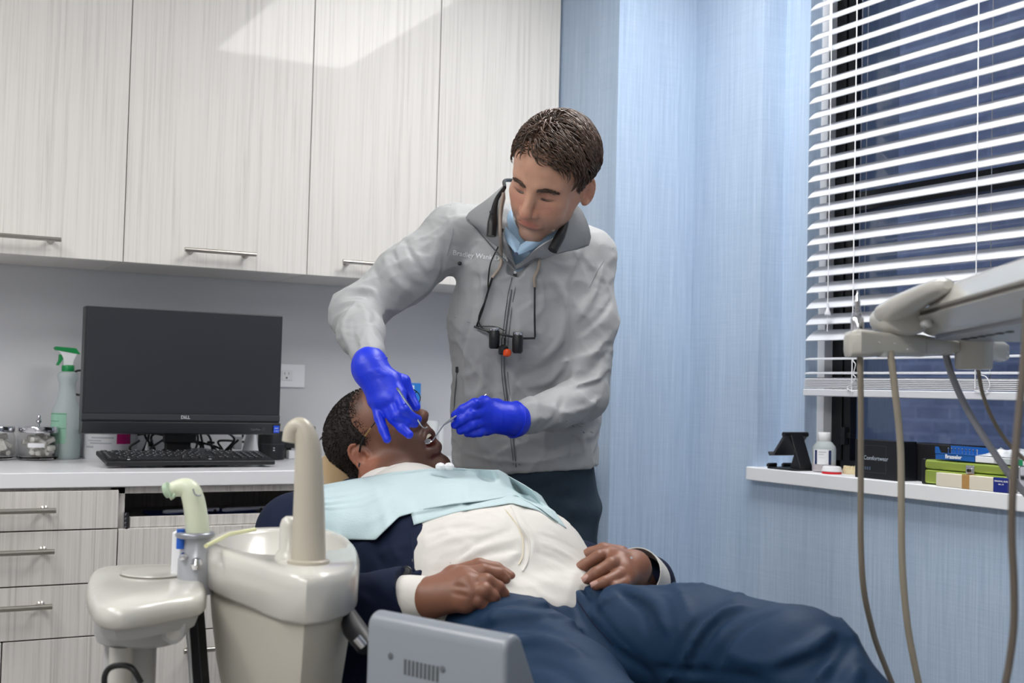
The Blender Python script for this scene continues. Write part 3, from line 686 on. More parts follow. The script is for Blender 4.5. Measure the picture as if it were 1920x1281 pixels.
MB().lathe(A(2.345, yat(1557, 80, 2.345), onX(1557, 95, 2.345)[2]), [(.004, 0), (.0048, .002), (.0048, .032), (.003, .034)], 12).build('cord_joiner', M['slat'], th)
MB().lathe(A(2.345, yl, onX(1550, 592, 2.345)[2]), [(.006, 0), (.0085, .002), (.009, .006), (.005, .014), (.004, .024), (.0032, .034)], 14).build('cord_tassel', M['slat'], th)
MB().tube(spline([onX(1600, 668, 2.35), onX(1600, 677, 2.35), onX(1604, 684, 2.35), onX(1600, 702, 2.35), onX(1604, 708, 2.35), onX(1595, 722, 2.35), onX(1588, 728, 2.35), onX(1600, 735, 2.35)]), .0012, 6).build('loose_cord', cord, th)
MB().tube(spline([onX(1838, 690, 2.35), onX(1838, 702, 2.35), onX(1849, 707, 2.35), onX(1856, 722, 2.35), onX(1848, 735, 2.35), onX(1826, 732, 2.35)]), .0012, 6).build('loose_cord', cord, th)
# ================================================================ things on the window sill
def onsill(px, py): return onZ(px, py, ZS)
def xf(p, ang=0):                                         # local frame standing on the sill: x along the sill towards the viewer side, y into the wall
    c, s = math.cos(ang), math.sin(ang); ex = A(-s, -c, 0); ey = A(c, -s, 0)
    return lambda q: np.array(p, float) + ex * q[0] + ey * q[1] + A(0, 0, 1) * q[2]
# tablet stand
p = A(2.335, 2.676, ZS); th = thing('tablet_stand', p, 'black folding tablet stand standing empty at the far end of the sill', 'stand')
f_ = xf(p)
b = MB(); b.prism(rrect(-.004, -.045, .115, .045, .012), 0, .005, f_); b.prism([(-.004, .005), (-.004, .012), (.004, .016), (.008, .012), (.006, .005)], -.042, -.012, lambda q: f_(A(q[0], q[2], q[1]))); b.prism([(-.004, .005), (-.004, .012), (.004, .016), (.008, .012), (.006, .005)], .012, .042, lambda q: f_(A(q[0], q[2], q[1])))
b.build('stand_base', M['black'], th, fixn=True, bevel=.001)
MB().prism([(.110, .003), (.112, .012), (.072, .100), (.055, .100), (.088, .050), (.070, .006)], -.022, .022, lambda q: f_(A(q[0], q[2], q[1]))).build('stand_arm', M['black'], th, fixn=True, bevel=.002)
MB().prism([(.072, .101), (.078, .094), (.030, .038), (.010, .036), (.004, .046), (.008, .048), (.015, .042), (.024, .044)], -.040, .040, lambda q: f_(A(q[0] - .006, q[2], q[1]))).build('cradle', mat('cradle_grey', '3a3b3f', .45), th, fixn=True, bevel=.001)
MB().tube([f_(A(.066, -.043, .098)), f_(A(.066, .043, .098))], .007, 14).build('hinge', M['black'], th)
# bottle with pink liquid
p = A(2.36, 2.522, ZS); th = thing('plastic_bottle', p, 'squat white capped bottle with pink liquid beside the tablet stand', 'bottle')
MB().lathe(p, [(.026, 0), (.031, .003), (.032, .012), (.032, .062), (.030, .070), (.022, .080), (.016, .085)], 28).build('bottle_body', hdpe, th)
MB().lathe(p, [(.029, .003), (.0305, .010), (.0305, .026)], 28).build('liquid', mat('pink_liquid', 'e9a9b4', .3), th)
MB().lathe(p + A(0, 0, .084), [(.0165, 0), (.0172, .001), (.0172, .022), (.0160, .024)], 28).build('cap', M['whiteplastic'], th)
def arcsheet(p, r, a0, a1, z0, z1): return [[A(p[0] + r * math.cos(a), p[1] + r * math.sin(a), p[2] + z) for z in (z0, z1)] for a in np.linspace(math.radians(a0), math.radians(a1), 12)]
MB().sheet(arcsheet(p, .0323, 170, 262, .022, .062)).build('bottle_label', M['white'], th)
MB().sheet(arcsheet(p, .0326, 178, 192, .022, .060)).sheet(arcsheet(p, .0326, 248, 262, .022, .060)).build('label_stripe', mat('navy_print', '22315e', .5), th)
MB().sheet(arcsheet(p, .0326, 200, 236, .054, .056)).sheet(arcsheet(p, .0326, 200, 225, .048, .0495)).sheet(arcsheet(p, .0326, 200, 232, .040, .0405)).build('label_lines', gp, th)
# little case with red base, dental casts
p = A(2.325, 2.455, ZS); th = thing('retainer_case', p, 'small round white case with a red base next to the pink bottle', 'case')
MB().lathe(p, [(.024, 0), (.026, .001), (.026, .006)], 24).build('case_base', mat('case_red', 'd01622', .4), th)
MB().lathe(p + A(0, 0, .0065), [(.026, 0), (.027, .002), (.024, .012), (.020, .014)], 24).build('case_lid', M['whiteplastic'], th)
plaster = mat('dental_plaster', 'd9cba6', .7, noise=(80, .3, .001))
def dental_cast(p, label, up):
    th = thing('dental_cast', p, label, 'dental cast', 'plaster casts on the sill')
    b = MB(); poly = [(.03 * math.cos(a) * (1 if math.cos(a) > -.5 else .9), .026 * math.sin(a)) for a in np.linspace(0, 2 * PI, 18, endpoint=False)]
    b.prism(poly, 0, .014, lambda q: np.array(p, float) + A(q[1], -q[0], q[2])); b.build('cast_base', plaster, th, fixn=True, bevel=.002)
    for a in np.linspace(-1.9, 1.9, 12):
        MB().lathe(np.array(p, float) + A(.021 * math.sin(a), -.024 * math.cos(a), .013), [(.0042, 0), (.0045, .006), (.003, .009), (.001, .0095)], 8).build('tooth', plaster, th)
dental_cast(A(2.385, 2.44, ZS), 'tan plaster dental cast behind the red-based case', 1)
dental_cast(A(2.395, 2.375, ZS), 'tan plaster dental cast against the black box', -1)
# black product boxes
def sillbox(name, x0, x1, y0, y1, h, m, label, cat, z=ZS, bev=.0015, group=None):
    th = thing(name, A((x0 + x1) / 2, (y0 + y1) / 2, z), label, cat, group)
    MB().box((x0, y0, z), (x1, y1, z + h)).build(name + '_body' if name != 'carton' else 'carton_body', m, th, bevel=bev); return th
blk = mat('box_black', '17191f', .3); blk2 = mat('box_matt_black', '15151a', .55)
y1 = onsill(1590, 897)[1] - .02
th = sillbox('product_box', 2.300, 2.366, 2.200, 2.345, .098, blk, 'glossy black product box with pale printing, next to the dental casts', 'box')
face = frame((2.2988, 2.272, ZS + .052), (0, -1, 0), (0, 0, 1), (-1, 0, 0))
pr_ = mat('pale_print', 'b8c4d2', .4)
link('box_text', text_mesh('Comfortwear', .015, face, .0002), pr_, th, smooth=False)
b = MB()
for k in range(5): b.box((-.052 + k * .0075, -.030, 0), (-.047 + k * .0075, -.022, .0003), face)
for a, c, d, e in ((-.056, .032, .035, .0325), (-.056, -.036, .035, -.0355), (-.056, -.036, -.0555, .032), (.0345, -.036, .035, .032)): b.box((a, c, 0), (d, e, .0003), face)
setp(b.build('box_print', mat('dim_print', '4f5d70', .4), th, smooth=False), kind='stuff')
th = sillbox('product_box', 2.370, 2.455, 2.052, 2.250, .094, blk2, 'plain matt black box between the printed box and the green case', 'box')
# green metal case
gy0, gy1 = 1.845, 2.125
th = thing('metal_case', A(2.35, 1.98, ZS), 'lime green aluminium case with silver corners and a clasp', 'case')
gm = mat('anodised_lime', 'a8bd5a', .32, .55)
MB().box((2.3035, gy0, ZS + .003), (2.366, gy1, ZS + .036)).build('case_base', gm, th, bevel=.004)
MB().box((2.3035, gy0, ZS + .037), (2.366, gy1, ZS + .060)).build('case_lid', gm, th, bevel=.006)
for y in (gy0, gy1 - .010): MB().box((2.3015, y - .001, ZS), (2.368, y + .011, ZS + .062)).build('case_corner', M['chrome'] if y == gy0 else M['black'], th, bevel=.004)
c = MB(); c.box((2.3005, 1.968, ZS + .033), (2.305, 1.992, ZS + .054)).box((2.298, 1.972, ZS + .036), (2.302, 1.988, ZS + .048)); c.build('clasp', M['chrome'], th, bevel=.0015)
MB().lathe((2.298, 1.98, ZS + .042), [(.004, 0), (.004, .003)], 12, lambda p: A(-p[2], p[0], p[1])).build('clasp_button', M['black'], th, fixn=True)
MB().lathe((2.34, gy0 - .004, ZS + .036), [(.013, 0), (.013, .003), (.010, .004)], 20, lambda p: A(p[0], -p[2], p[1])).build('clasp_disc', M['chrome'], th, fixn=True)
# cream box in front
th = sillbox('carton', 2.2845, 2.3005, 1.855, 2.065, .032, mat('carton_cream', 'e3dccb', .6), 'long cream carton with torn tape and a navy end label, before the green case', 'box')
MB().box((2.2840, 1.857, ZS + .0005), (2.3010, 1.900, ZS + .0325)).build('end_label', mat('label_navy', '1c2c86', .4), th)
MB().box((2.2838, 1.967, ZS + .0005), (2.3010, 1.988, ZS + .0326)).build('torn_tape', mat('tape_tan', 'b98f55', .6, noise=(90, .6, .002)), th)
fr = frame((2.2836, 1.8785, ZS + .025), (0, -1, 0), (0, 0, 1), (-1, 0, 0))
link('label_text', text_mesh('GINGIVAL BURS', .0052, fr, .0001, bold=.0001), M['white'], th, smooth=False)
link('label_text', text_mesh('NO. 171', .0042, frame((2.2836, 1.8785, ZS + .018), (0, -1, 0), (0, 0, 1), (-1, 0, 0)), .0001, bold=.0001), M['white'], th, smooth=False)
# blue bur block and thin boxes on the case
th = thing('bur_block', A(2.35, 2.04, ZS + .062), 'blue open tray of small drill burs lying on the green case', 'tray')
bl = mat('bur_blue', '1a5fae', .4); zt_ = ZS + .0622
b = MB(); b.box((2.32, 1.97, zt_), (2.40, 2.085, zt_ + .014)).box((2.32, 1.97, zt_), (2.323, 2.085, zt_ + .030)).box((2.397, 1.97, zt_), (2.40, 2.085, zt_ + .030)).box((2.32, 2.082, zt_), (2.40, 2.085, zt_ + .030))
MB().box((2.304, 1.97, zt_), (2.364, 2.085, zt_ + .014)).build('tray_base', bl, th, bevel=.001)
MB().prism([(2.085, .014), (2.085, .030), (2.078, .030), (2.07, .016), (1.97, .016), (1.97, .014)], 2.319, 2.323, lambda q: A(q[2] - .016, q[0], zt_ + q[1])).build('tray_side', bl, th, fixn=True)
MB().box((2.356, 1.97, zt_ + .014), (2.362, 2.085, zt_ + .032)).build('tray_back', bl, th)
for k in range(9): MB().lathe((2.33, 1.985 + k * .0105, zt_ + .014), [(.0012, 0), (.0012, .008), (.0022, .010), (.0018, .014)], 8).build('bur', M['chrome'], th)
link('tray_text', text_mesh('Brasseler', .013, frame((2.3025, 2.03, zt_ + .008), (0, -1, 0), (0, 0, 1), (-1, 0, 0)), .0002, bold=.0004), M['white'], th, smooth=False)
th = sillbox('carton', 2.304, 2.368, 1.835, 1.968, .014, M['white'], 'flat white carton with a green tab lying on the green case', 'box', z=ZS + .0622)
MB().box((2.3035, 1.838, ZS + .0625), (2.3045, 1.856, ZS + .0758)).build('green_tab', mat('tab_green', '1d8a5b', .4), th)
MB().box((2.3035, 1.858, ZS + .0645), (2.3045, 1.915, ZS + .0748)).build('grey_label', mat('label_grey', 'b9c2c4', .5), th)
def crumple(lo, hi, z0, h, nn, seed, name, m, label, cat):
    r_ = np.random.default_rng(seed); a = r_.random((nn, nn)) * h; g = [[A(lo[0] + (hi[0] - lo[0]) * i / (nn - 1), lo[1] + (hi[1] - lo[1]) * j / (nn - 1), z0 + a[i, j] * math.sin(PI * (i + .3) / nn) * math.sin(PI * (j + .3) / nn)) for j in range(nn)] for i in range(nn)]
    o = MB().sheet(g, .0006).build(name, m, fixn=True, sharp=20); return setp(o, label, cat)
wrapm = mat('clear_wrap', 'dfe3e8', .25, vary=(30, 'aeb4bc'))
crumple((2.306, 1.80), (2.372, 1.965), ZS + .0775, .026, 9, 3, 'plastic_wrap', wrapm, 'crumpled white plastic wrapper on the flat white carton', 'wrapper')
crumple((2.405, 1.90), (2.45, 2.06), ZS + .060, .05, 8, 8, 'plastic_bag', wrapm, 'clear crumpled bag behind the blue bur tray', 'bag')
bx_ = crumple((2.292, 1.62), (2.37, 1.842), ZS + .001, .012, 9, 12, 'plastic_sleeve', mat('sleeve_grey', 'b9bfca', .2, vary=(22, '7e8693')), 'flat grey plastic sleeve at the sill edge past the green case', 'sleeve')
th = thing('green_cup', A(2.44, 1.925, ZS), 'olive green tapered cup behind the end of the green case', 'cup')
MB().lathe((2.442, 1.905, ZS), [(.014, 0), (.017, .034), (.0185, .036), (.0205, .068), (.019, .068), (.015, .03)], 24).build('cup_body', mat('cup_olive', '7d9440', .4), th)
for k, (z0, z1, y0, y1, x0) in enumerate([(.010, .034, 1.60, 1.83, 2.385), (.035, .056, 1.58, 1.838, 2.380), (.057, .080, 1.56, 1.83, 2.390)]):
    sillbox('carton', x0, x0 + .075, y0, y1, z1 - z0, M['white'], ['white carton at the bottom of the stack past the green case', 'white carton in the middle of the stack past the green case', 'white carton topmost of the stack past the green case'][k], 'box', z=ZS + z0 - (.010 if k == 0 else 0) + (0 if k == 0 else 0), group='white cartons stacked on the sill')

# ================================================================ foreground dental equipment
XR = unit(A(.877, -.480, 0)); ZV = unit(A(-.480, -.877, 0)); UP = A(0, 0, 1)      # right, towards the viewer, up
M['unit'] = mat('unit_ivory', 'c6c4bd', .26); M['unit'].node_tree.nodes['Principled BSDF'].inputs['Coat Weight'].default_value = .3
M['unit2'] = mat('unit_grey', 'b3b4b4', .35); M['beige'] = mat('hose_beige', 'a59c8b', .35); M['brown'] = mat('hose_taupe', '847a6c', .4); M['hosegrey'] = mat('hose_grey', '8d8f96', .4)
def closed(pts, n=6):
    p = [np.array(q, float) for q in pts]; m = len(p); out = []
    for i in range(m):
        a, b, c, d = p[i - 1], p[i], p[(i + 1) % m], p[(i + 2) % m]
        for k in range(n):
            t = k / n; out.append(.5 * (2 * b + (c - a) * t + (2 * a - 5 * b + 4 * c - d) * t * t + (3 * b - a - 3 * c + d) * t ** 3))
    return out
def polar(pts, c, n=56):                                  # resample a closed outline by angle around c -> n radii points
    P = np.array(pts)[:, :2] - np.array(c)[:2]; ang = np.arctan2(P[:, 1], P[:, 0]); rad = np.hypot(P[:, 0], P[:, 1]); o = np.argsort(ang)
    th_ = np.linspace(-PI, PI, n, endpoint=False); r = np.interp(th_, ang[o], rad[o], period=2 * PI); return th_, r
def ringat(c, th_, r, z, s=1.0, dr=0.0, shift=(0, 0)): return [A(c[0] + shift[0] + (r[i] * s + dr) * math.cos(th_[i]), c[1] + shift[1] + (r[i] * s + dr) * math.sin(th_[i]), z) for i in range(len(r))]
# cuspidor
Z0 = .893
outl = closed([onZ(x, y, Z0) for x, y in [(386, 1013), (430, 993), (520, 987), (605, 990), (655, 1008), (672, 1040), (655, 1066), (560, 1079), (470, 1053), (400, 1029)]])
cc = onZ(535, 1025, Z0); ta, ra = polar(outl, cc)
basn = closed([onZ(x, y, Z0) for x, y in [(402, 1013), (440, 999), (520, 993), (600, 997), (640, 1012), (646, 1026), (600, 1034), (530, 1040), (470, 1036), (420, 1023)]])
tb, rb_ = polar(basn, cc)
th = thing('cuspidor', A(cc[0], cc[1], .55), 'ivory dental cuspidor with a tall curved water spout before the patient', 'cuspidor')
rings = [ringat(cc, ta, ra, Z0 - .062, 1, -.004), ringat(cc, ta, ra, Z0 - .058, 1, 0), ringat(cc, ta, ra, Z0 - .016, 1, .002), ringat(cc, ta, ra, Z0 - .006, 1, -.001), ringat(cc, ta, ra, Z0, 1, -.008)]
rings += [ringat(cc, tb, rb_, Z0, 1, .004), ringat(cc, tb, rb_, Z0 - .005, 1, 0), ringat(cc, tb, rb_, Z0 - .03, .92), ringat(cc, tb, rb_, Z0 - .055, .6), ringat(cc, tb, rb_, Z0 - .06, .1)]
MB().loft(rings).build('bowl', M['unit'], th, fixn=True, sharp=60)
low = [ringat(cc, ta, ra, Z0 - .062, 1, -.010), ringat(cc, ta, ra, Z0 - .11, .96, -.010), ringat(cc, ta, ra, Z0 - .17, .90, -.012), ringat(cc, ta, ra, Z0 - .22, .82, -.014), ringat(cc, ta, ra, Z0 - .30, .70, -.02)]
M['lower'] = mat('unit_shell_warm', 'b9b5a9', .4)
MB().loft(low).build('lower_shell', M['lower'], th, fixn=True)
k_ = at(468, 1167, 1.70); MB().lathe(k_, [(.012, -.008), (.012, .008), (.010, .010)], 18, lambda p: XR * p[0] + UP * p[1] + ZV * p[2]).build('knob', mat('knob_grey', '6e6b66', .5), th, fixn=True)
s0 = onZ(578, 1056, Z0); sp = [s0, s0 + UP * .06 - XR * .001, s0 + UP * .12 - XR * .003, s0 + UP * .158 - XR * .006, s0 + UP * .176 - XR * .012, s0 + UP * .181 - XR * .019, s0 + UP * .175 - XR * .027, s0 + UP * .160 - XR * .030]
spp = spline(sp, 5); rs = list(np.interp(np.linspace(0, 1, len(spp)), [0, .45, .62, .8, 1], [.0235, .0165, .0135, .0115, .0105]))
M['spout'] = mat('spout_ivory', 'b8b1a2', .3)
MB().tube(spp, rs, 24).build('spout', M['spout'], th); MB().lathe(s0, [(.028, -.002), (.028, .004), (.0245, .006)], 28).build('spout_collar', M['spout'], th)
s1_ = onZ(540, 1047, Z0); MB().lathe(s1_, [(.019, -.001), (.017, .006), (.0125, .012), (.0125, .045), (.010, .053), (.005, .057)], 20).build('rinse_nozzle', M['unit'], th)
MB().tube([onZ(386, 1024, Z0 + .012), onZ(430, 1002, Z0 + .014), onZ(478, 993, Z0 + .012)], .003, 8).build('drain_tube', mat('tube_yellow', 'd8d8a8', .4), th)
# column under the cuspidor
MB().loft([ringat(cc, ta, ra, z, .5, -.01) for z in (.60, .3, .1)]).build('column', M['unit2'], th, fixn=True)
# assistant's arm
Zs = .845
sl = closed([onZ(x, y, Zs) for x, y in [(166, 1096), (178, 1066), (230, 1058), (330, 1057), (376, 1066), (382, 1085), (382, 1113), (330, 1124), (240, 1139), (184, 1134)]]); sc2 = onZ(280, 1095, Zs); t2, r2 = polar(sl, sc2)
th = thing('assistant_arm', A(sc2[0], sc2[1], .4), 'ivory instrument arm head with a round lid, beside the cuspidor', 'dental arm')
MB().loft([ringat(sc2, t2, r2, Zs - .030, .99, -.006), ringat(sc2, t2, r2, Zs - .024, 1, .001), ringat(sc2, t2, r2, Zs - .010, 1, .001), ringat(sc2, t2, r2, Zs - .003, 1, -.003), ringat(sc2, t2, r2, Zs, 1, -.010), ringat(sc2, t2, r2, Zs, .3)]).build('arm_top', M['unit'], th, fixn=True, sharp=70)
MB().loft([ringat(sc2, t2, r2, Zs - .030, .95, -.004), ringat(sc2, t2, r2, Zs - .046, .90, -.006)]).build('arm_rim', M['unit2'], th, fixn=True)
lid = onZ(290, 1077, Zs); MB().lathe(lid, [(.046, .0005), (.048, .002), (.047, .004), (.02, .005)], 32).build('round_lid', M['unit'], th); MB().lathe(lid, [(.0492, -.0005), (.0492, .0012)], 32).build('lid_seam', mat('seam_grey', '7c776f', .6), th)
hc = at(262, 1170, 1.72); MB().loft([[hc + XR * (.062 * math.cos(a)) * s + ZV * (.055 * math.sin(a)) * s + UP * z for a in np.linspace(0, 2 * PI, 36, endpoint=False)] for z, s in ((.045, 1.02), (-.01, 1.0), (-.022, .93), (-.026, .8))]).build('arm_housing', M['unit2'], th, fixn=True)
tb0 = at(330, 1120, 1.64); tabf = frame(tb0, XR, UP, ZV)
MB().prism([(-.018, .0), (-.018, -.045), (-.014, -.056), (-.004, -.062), (.006, -.060), (.014, -.050), (.016, -.04), (.016, 0)], -.01, .008, tabf).build('pivot_tab', M['unit2'], th, fixn=True, bevel=.002)
MB().lathe(tb0 - UP * .046 + ZV * .008, [(.010, 0), (.010, .001), (.009, .0015)], 18, lambda p: XR * p[0] + UP * p[1] + ZV * p[2]).build('pivot_cap', M['unit'], th, fixn=True)
MB().lathe(at(196, 1168, 1.66), [(.005, -.003), (.005, .004)], 12, lambda p: XR * p[0] + UP * p[1] + ZV * p[2]).build('screw_hole', M['black'], th, fixn=True)
c0 = at(245, 1205, 1.74); MB().lathe(c0 - UP * .50, [(.036, 0), (.036, .50)], 28).build('arm_post', M['unit2'], th); MB().lathe(at(228, 1212, 1.68) - UP * .05, [(.016, 0), (.016, .05)], 20).build('arm_valve', M['unit'], th)
MB().tube(spline([at(265, 1281, 1.6), at(245, 1252, 1.6), at(212, 1250, 1.62), at(196, 1270, 1.62), at(200, 1320, 1.62)]), .004, 10).build('arm_hose', M['black'], th)
# dark steel post
th = thing('equipment_post', at(368, 1200, 1.85), 'dark metal post rising under the suction holder', 'post')
MB().tube([at(362, 1115, 1.80), at(378, 1330, 1.80)], .0155, 4, sq=1).build('post_tube', mat('post_dark', '3c3d41', .35, .6), th, sharp=30, bevel=.002)
MB().tube([at(350, 1150, 1.775), at(362, 1330, 1.775)], .003, 6).build('post_strip', M['silverprint'], th)
# suction handpiece in its holder
th = thing('suction_holder', at(365, 1110, 1.78), 'grey vertical holder with a chrome ball valve and blue switch', 'holder')
MB().lathe(at(366, 1112, 1.78), [(.027, 0), (.026, .05), (.021, .058), (.020, .084)], 24).build('holder_tube', mat('holder_grey', 'a9abb0', .3, .3), th)
o = MB()
o.tube([at(366, 1004, 1.78) + (XR * math.cos(a) + ZV * math.sin(a)) * .0235 + UP * .001 for a in np.linspace(-.4, 2 * PI - 1.2, 26)], .0048, 10); o.build('holder_ring', mat('ring_grey', '8f939a', .3, .4), th)
MB().lathe(at(368, 1058, 1.745), [(.001, -.0095), (.006, -.0075), (.0095, 0), (.006, .0075), (.001, .0095)], 18).build('ball_valve', M['chrome'], th)
MB().lathe(at(338, 1029, 1.77) - UP * .0, [(.006, 0), (.006, .028)], 12).build('blue_switch', mat('switch_blue', '1857b8', .4), th)
MB().box((-.013, -.06, -.008), (.002, .012, .008), frame(at(341, 1012, 1.80), XR, UP, ZV)).build('side_bracket', M['whiteplastic'], th, bevel=.003)
MB().lathe(at(344, 1044, 1.755), [(.001, -.006), (.005, -.004), (.006, 0), (.005, .004), (.001, .006)], 14).build('small_ball', M['chrome'], th)
th = thing('suction_handpiece', at(372, 1000, 1.78), 'pale green bent suction handpiece standing in the grey holder', 'suction tip')
pg = mat('pale_green_plastic', 'cdd3bb', .35)
sp2 = spline([at(371, 1004, 1.78), at(368, 970, 1.78), at(362, 935, 1.78), at(352, 916, 1.78), at(332, 916, 1.78), at(314, 924, 1.775)], 5)
MB().tube(sp2, list(np.interp(np.linspace(0, 1, len(sp2)), [0, .5, .7, .88, 1], [.0175, .0155, .0135, .011, .0125])), 20, cap=True).build('handpiece_body', pg, th)
MB().tube([at(318, 918, 1.765), at(309, 921, 1.765)], [.0118, .0105], 16).tube([at(324, 929, 1.765), at(328, 931, 1.765)], .004, 8).build('handpiece_mouth', mat('mouth_green', 'a9bfa6', .4), th)
MB().tube(spline([at(362, 917, 1.755), at(365, 926, 1.756), at(372, 930, 1.757), at(377, 928, 1.76)]), .0012, 6).build('handpiece_lever', mat('lever_grey', '8e9499', .4), th)
# link arm
th = thing('link_arm', at(662, 1185, 1.6), 'black link arm between the cuspidor and the grey console', 'arm')
MB().tube([at(650, 1148, 1.62), at(668, 1185, 1.58), at(690, 1215, 1.55)], [.012, .017, .015], 14, sq=.7).build('arm_link', M['black'], th); MB().tube([at(668, 1196, 1.52), at(682, 1212, 1.52)], .0055, 10).build('arm_bolt', M['chrome'], th)
# grey console
TL = at(688, 1146, 1.50); TR = at(948, 1194, 1.36); ex = TR - TL; L_ = float(np.hypot(ex[0], ex[1])); ex = unit(A(ex[0], ex[1], 0)); ez = np.cross(UP, ex); ez = ez if np.dot(ez, ZV) < 0 else -ez   # ez points away from the viewer
th = thing('console', TL - UP * .25, 'pale grey equipment console with vent slots seen from behind', 'console')
M['console'] = mat('console_grey', '858b93', .3)
prof = [(0, -.26), (0, -.018)] + [(.018 - .018 * math.cos(a), -.018 + .018 * math.sin(a)) for a in np.linspace(.3, PI / 2, 6)] + [(.024, -.001), (.030, -.006), (.16, -.26)]
MB().prism(prof, 0, L_, lambda q: TL + ez * q[0] + UP * q[1] + ex * q[2]).build('console_shell', M['console'], th, fixn=True, bevel=.006, seg=4)
ff = lambda q: TL + ex * q[0] + UP * q[1] - ez * q[2]
for (x, y) in ((.043, -.048), (.128, -.050), (.200, -.075), (.118, -.125), (.17, -.12)):
    MB().lathe(ff(A(x, y, 0)), [(.004, -.001), (.004, .0008), (.003, .0012)], 12, lambda p: ex * p[0] + UP * p[1] - ez * p[2]).build('screw', mat('screw_grey', '6f747a', .4, .5) if 'screw_grey' not in bpy.data.materials else bpy.data.materials['screw_grey'], th, fixn=True)
vm = mat('vent_grey', '4d5154', .6)
for k in range(9): MB().box((.066 + k * .0065, -.066, -.0005), (.0695 + k * .0065, -.048, .0006), ff).build('vent_slot', vm, th)
MB().box((.022, -.13, -.0005), (.045, -.118, .002), ff).build('console_badge', M['black'], th); MB().box((.122, -.118, -.0004), (.148, -.106, .0006), ff).build('brown_sticker', mat('sticker_brown', '7b6a66', .5), th)

# ---------------------------------------------------------------- delivery unit over the window side
th = thing('delivery_unit', at(1830, 600, 1.6), 'ivory over-patient delivery unit with a grip handle, hanging before the blind', 'delivery unit')
q0 = at(1690, 605, 1.80); q0[2] = 0; q1 = at(1965, 560, 1.16); q1[2] = 0
ax_ = unit(q1 - q0); La = np.linalg.norm(q1 - q0); sd = np.cross(ax_, UP); sd = sd if np.dot(sd, XR) > 0 else -sd
fu = lambda q: q0 + ax_ * q[0] + sd * q[1] + UP * q[2]
def shell(z0, z1, ins0, ins1, x0=0.0, nose=.05):
    rgs = []
    for z, ins in ((z0, ins0 + .006), (z0 + .004, ins0), (z1 - .004, ins1), (z1, ins1 + .006)):
        rgs.append([fu(A(a, b, z)) for a, b in rrect(x0 + ins, ins, La + .1 - ins, .34 - ins, nose, 6)])
    return MB().loft(rgs)
shell(1.222, 1.249, .018, 0).build('lower_case', M['unit'], th, fixn=True, sharp=50); shell(1.2505, 1.283, 0, .012).build('upper_case', M['unit'], th, fixn=True, sharp=50)
shell(1.249, 1.2505, .004, .004).build('case_seam', mat('seam_dark', '4b4843', .7), th, fixn=True)
un = MB(); rgu = [[fu(A(a, b, z)) for a, b in rrect(.04, .03, La, .31, .04, 4)] for z in (1.216, 1.222)]; un.loft(rgu).build('underside', mat('underside_grey', '8c9098', .3, .4), th, fixn=True)
for k in range(12): MB().box((.10 + .04 * (k % 6), .06 + .12 * (k // 6), 1.2145), (.118 + .04 * (k % 6), .066 + .12 * (k // 6), 1.2165), fu).build('underside_slot', M['black'], th)
MB().tube(spline([fu(A(La, .20, 1.25)), fu(A(La + .25, .30, 1.25)), fu(A(La + .35, .55, 1.20))], 8), .028, 16).tube([fu(A(La + .35, .55, 1.22)), fu(A(La + .35, .55, .0))], .035, 18).build('support_arm', M['unit'], th)
hd = spline([at(1648, 592, 1.74), at(1676, 582, 1.70), at(1718, 560, 1.64), at(1755, 542, 1.58), at(1778, 534, 1.55)], 5)
MB().tube(hd, list(np.interp(np.linspace(0, 1, len(hd)), [0, .12, .35, .7, .95, 1], [.006, .019, .022, .017, .013, .007])), 20, sq=.75, up=UP).build('grip_handle', M['unit'], th)
MB().loft([[at(1696, 598, 1.72) + XR * (.035 * math.cos(a)) * s + UP * (.024 * math.sin(a)) * s + ZV * d for a in np.linspace(0, 2 * PI, 24, endpoint=False)] for d, s in ((-.05, 1), (.012, 1), (.018, .85), (.02, .5))]).build('handle_mount', M['unit'], th, fixn=True)
MB().lathe(at(1738, 607, 1.645), [(.006, -.01), (.006, .004), (.005, .006), (.002, .007)], 18, lambda p: XR * p[0] + UP * p[1] + ZV * p[2]).build('button', M['unit2'], th, fixn=True)
hb = at(1826, 665, 1.80); MB().lathe(hb - UP * .022, [(.024, 0), (.0265, .003), (.0275, .036), (.0285, .038), (.0285, .05), (.02, .08)], 32).build('hub', M['unit'], th)
th = thing('instrument_holder', at(1700, 650, 1.76), 'ivory instrument holder bar with five hose ports under the delivery unit', 'instrument holder')
hold = MB(); sec = []
for px, py, z, rw, rh in ((1586, 646, 1.70, .012, .012), (1590, 646, 1.70, .020, .0175), (1606, 644, 1.70, .024, .0195), (1625, 645, 1.71, .022, .0185), (1650, 645, 1.72, .019, .0160), (1700, 647, 1.74, .019, .0155), (1728, 649, 1.76, .020, .0155)):
    c = at(px, py, z); sec.append([c + ZV * rw * a + UP * rh * b_ for a, b_ in rrect(-1, -1, 1, 1, .45, 4)])
hold.loft(sec).build('holder_bar', mat('holder_ivory', 'bfbdb4', .3), th, fixn=True, sharp=50)
sec = []
for px, py, z, rw, rh in ((1728, 649, 1.77, .021, .0150), (1745, 651, 1.79, .030, .0130), (1775, 652, 1.82, .040, .010), (1810, 652, 1.86, .040, .010), (1850, 656, 1.90, .025, .0135), (1876, 660, 1.92, .020, .0155), (1886, 661, 1.93, .014, .012)):
    c = at(px, py, z); sec.append([c + ZV * rw * a + UP * rh * b_ for a, b_ in rrect(-1, -1, 1, 1, .45, 4)])
MB().loft(sec).build('holder_yoke', M['unit'], th, fixn=True, sharp=50)
for px, py, z in ((1648, 642, 1.70), (1677, 645, 1.715), (1706, 646, 1.73), (1700, 655, 1.72)): MB().lathe(at(px, py, z - .012), [(.0014, 0), (.0014, .003)], 8, lambda p: XR * p[0] + UP * p[1] + ZV * p[2]).build('pin_hole', M['unit2'], th, fixn=True)
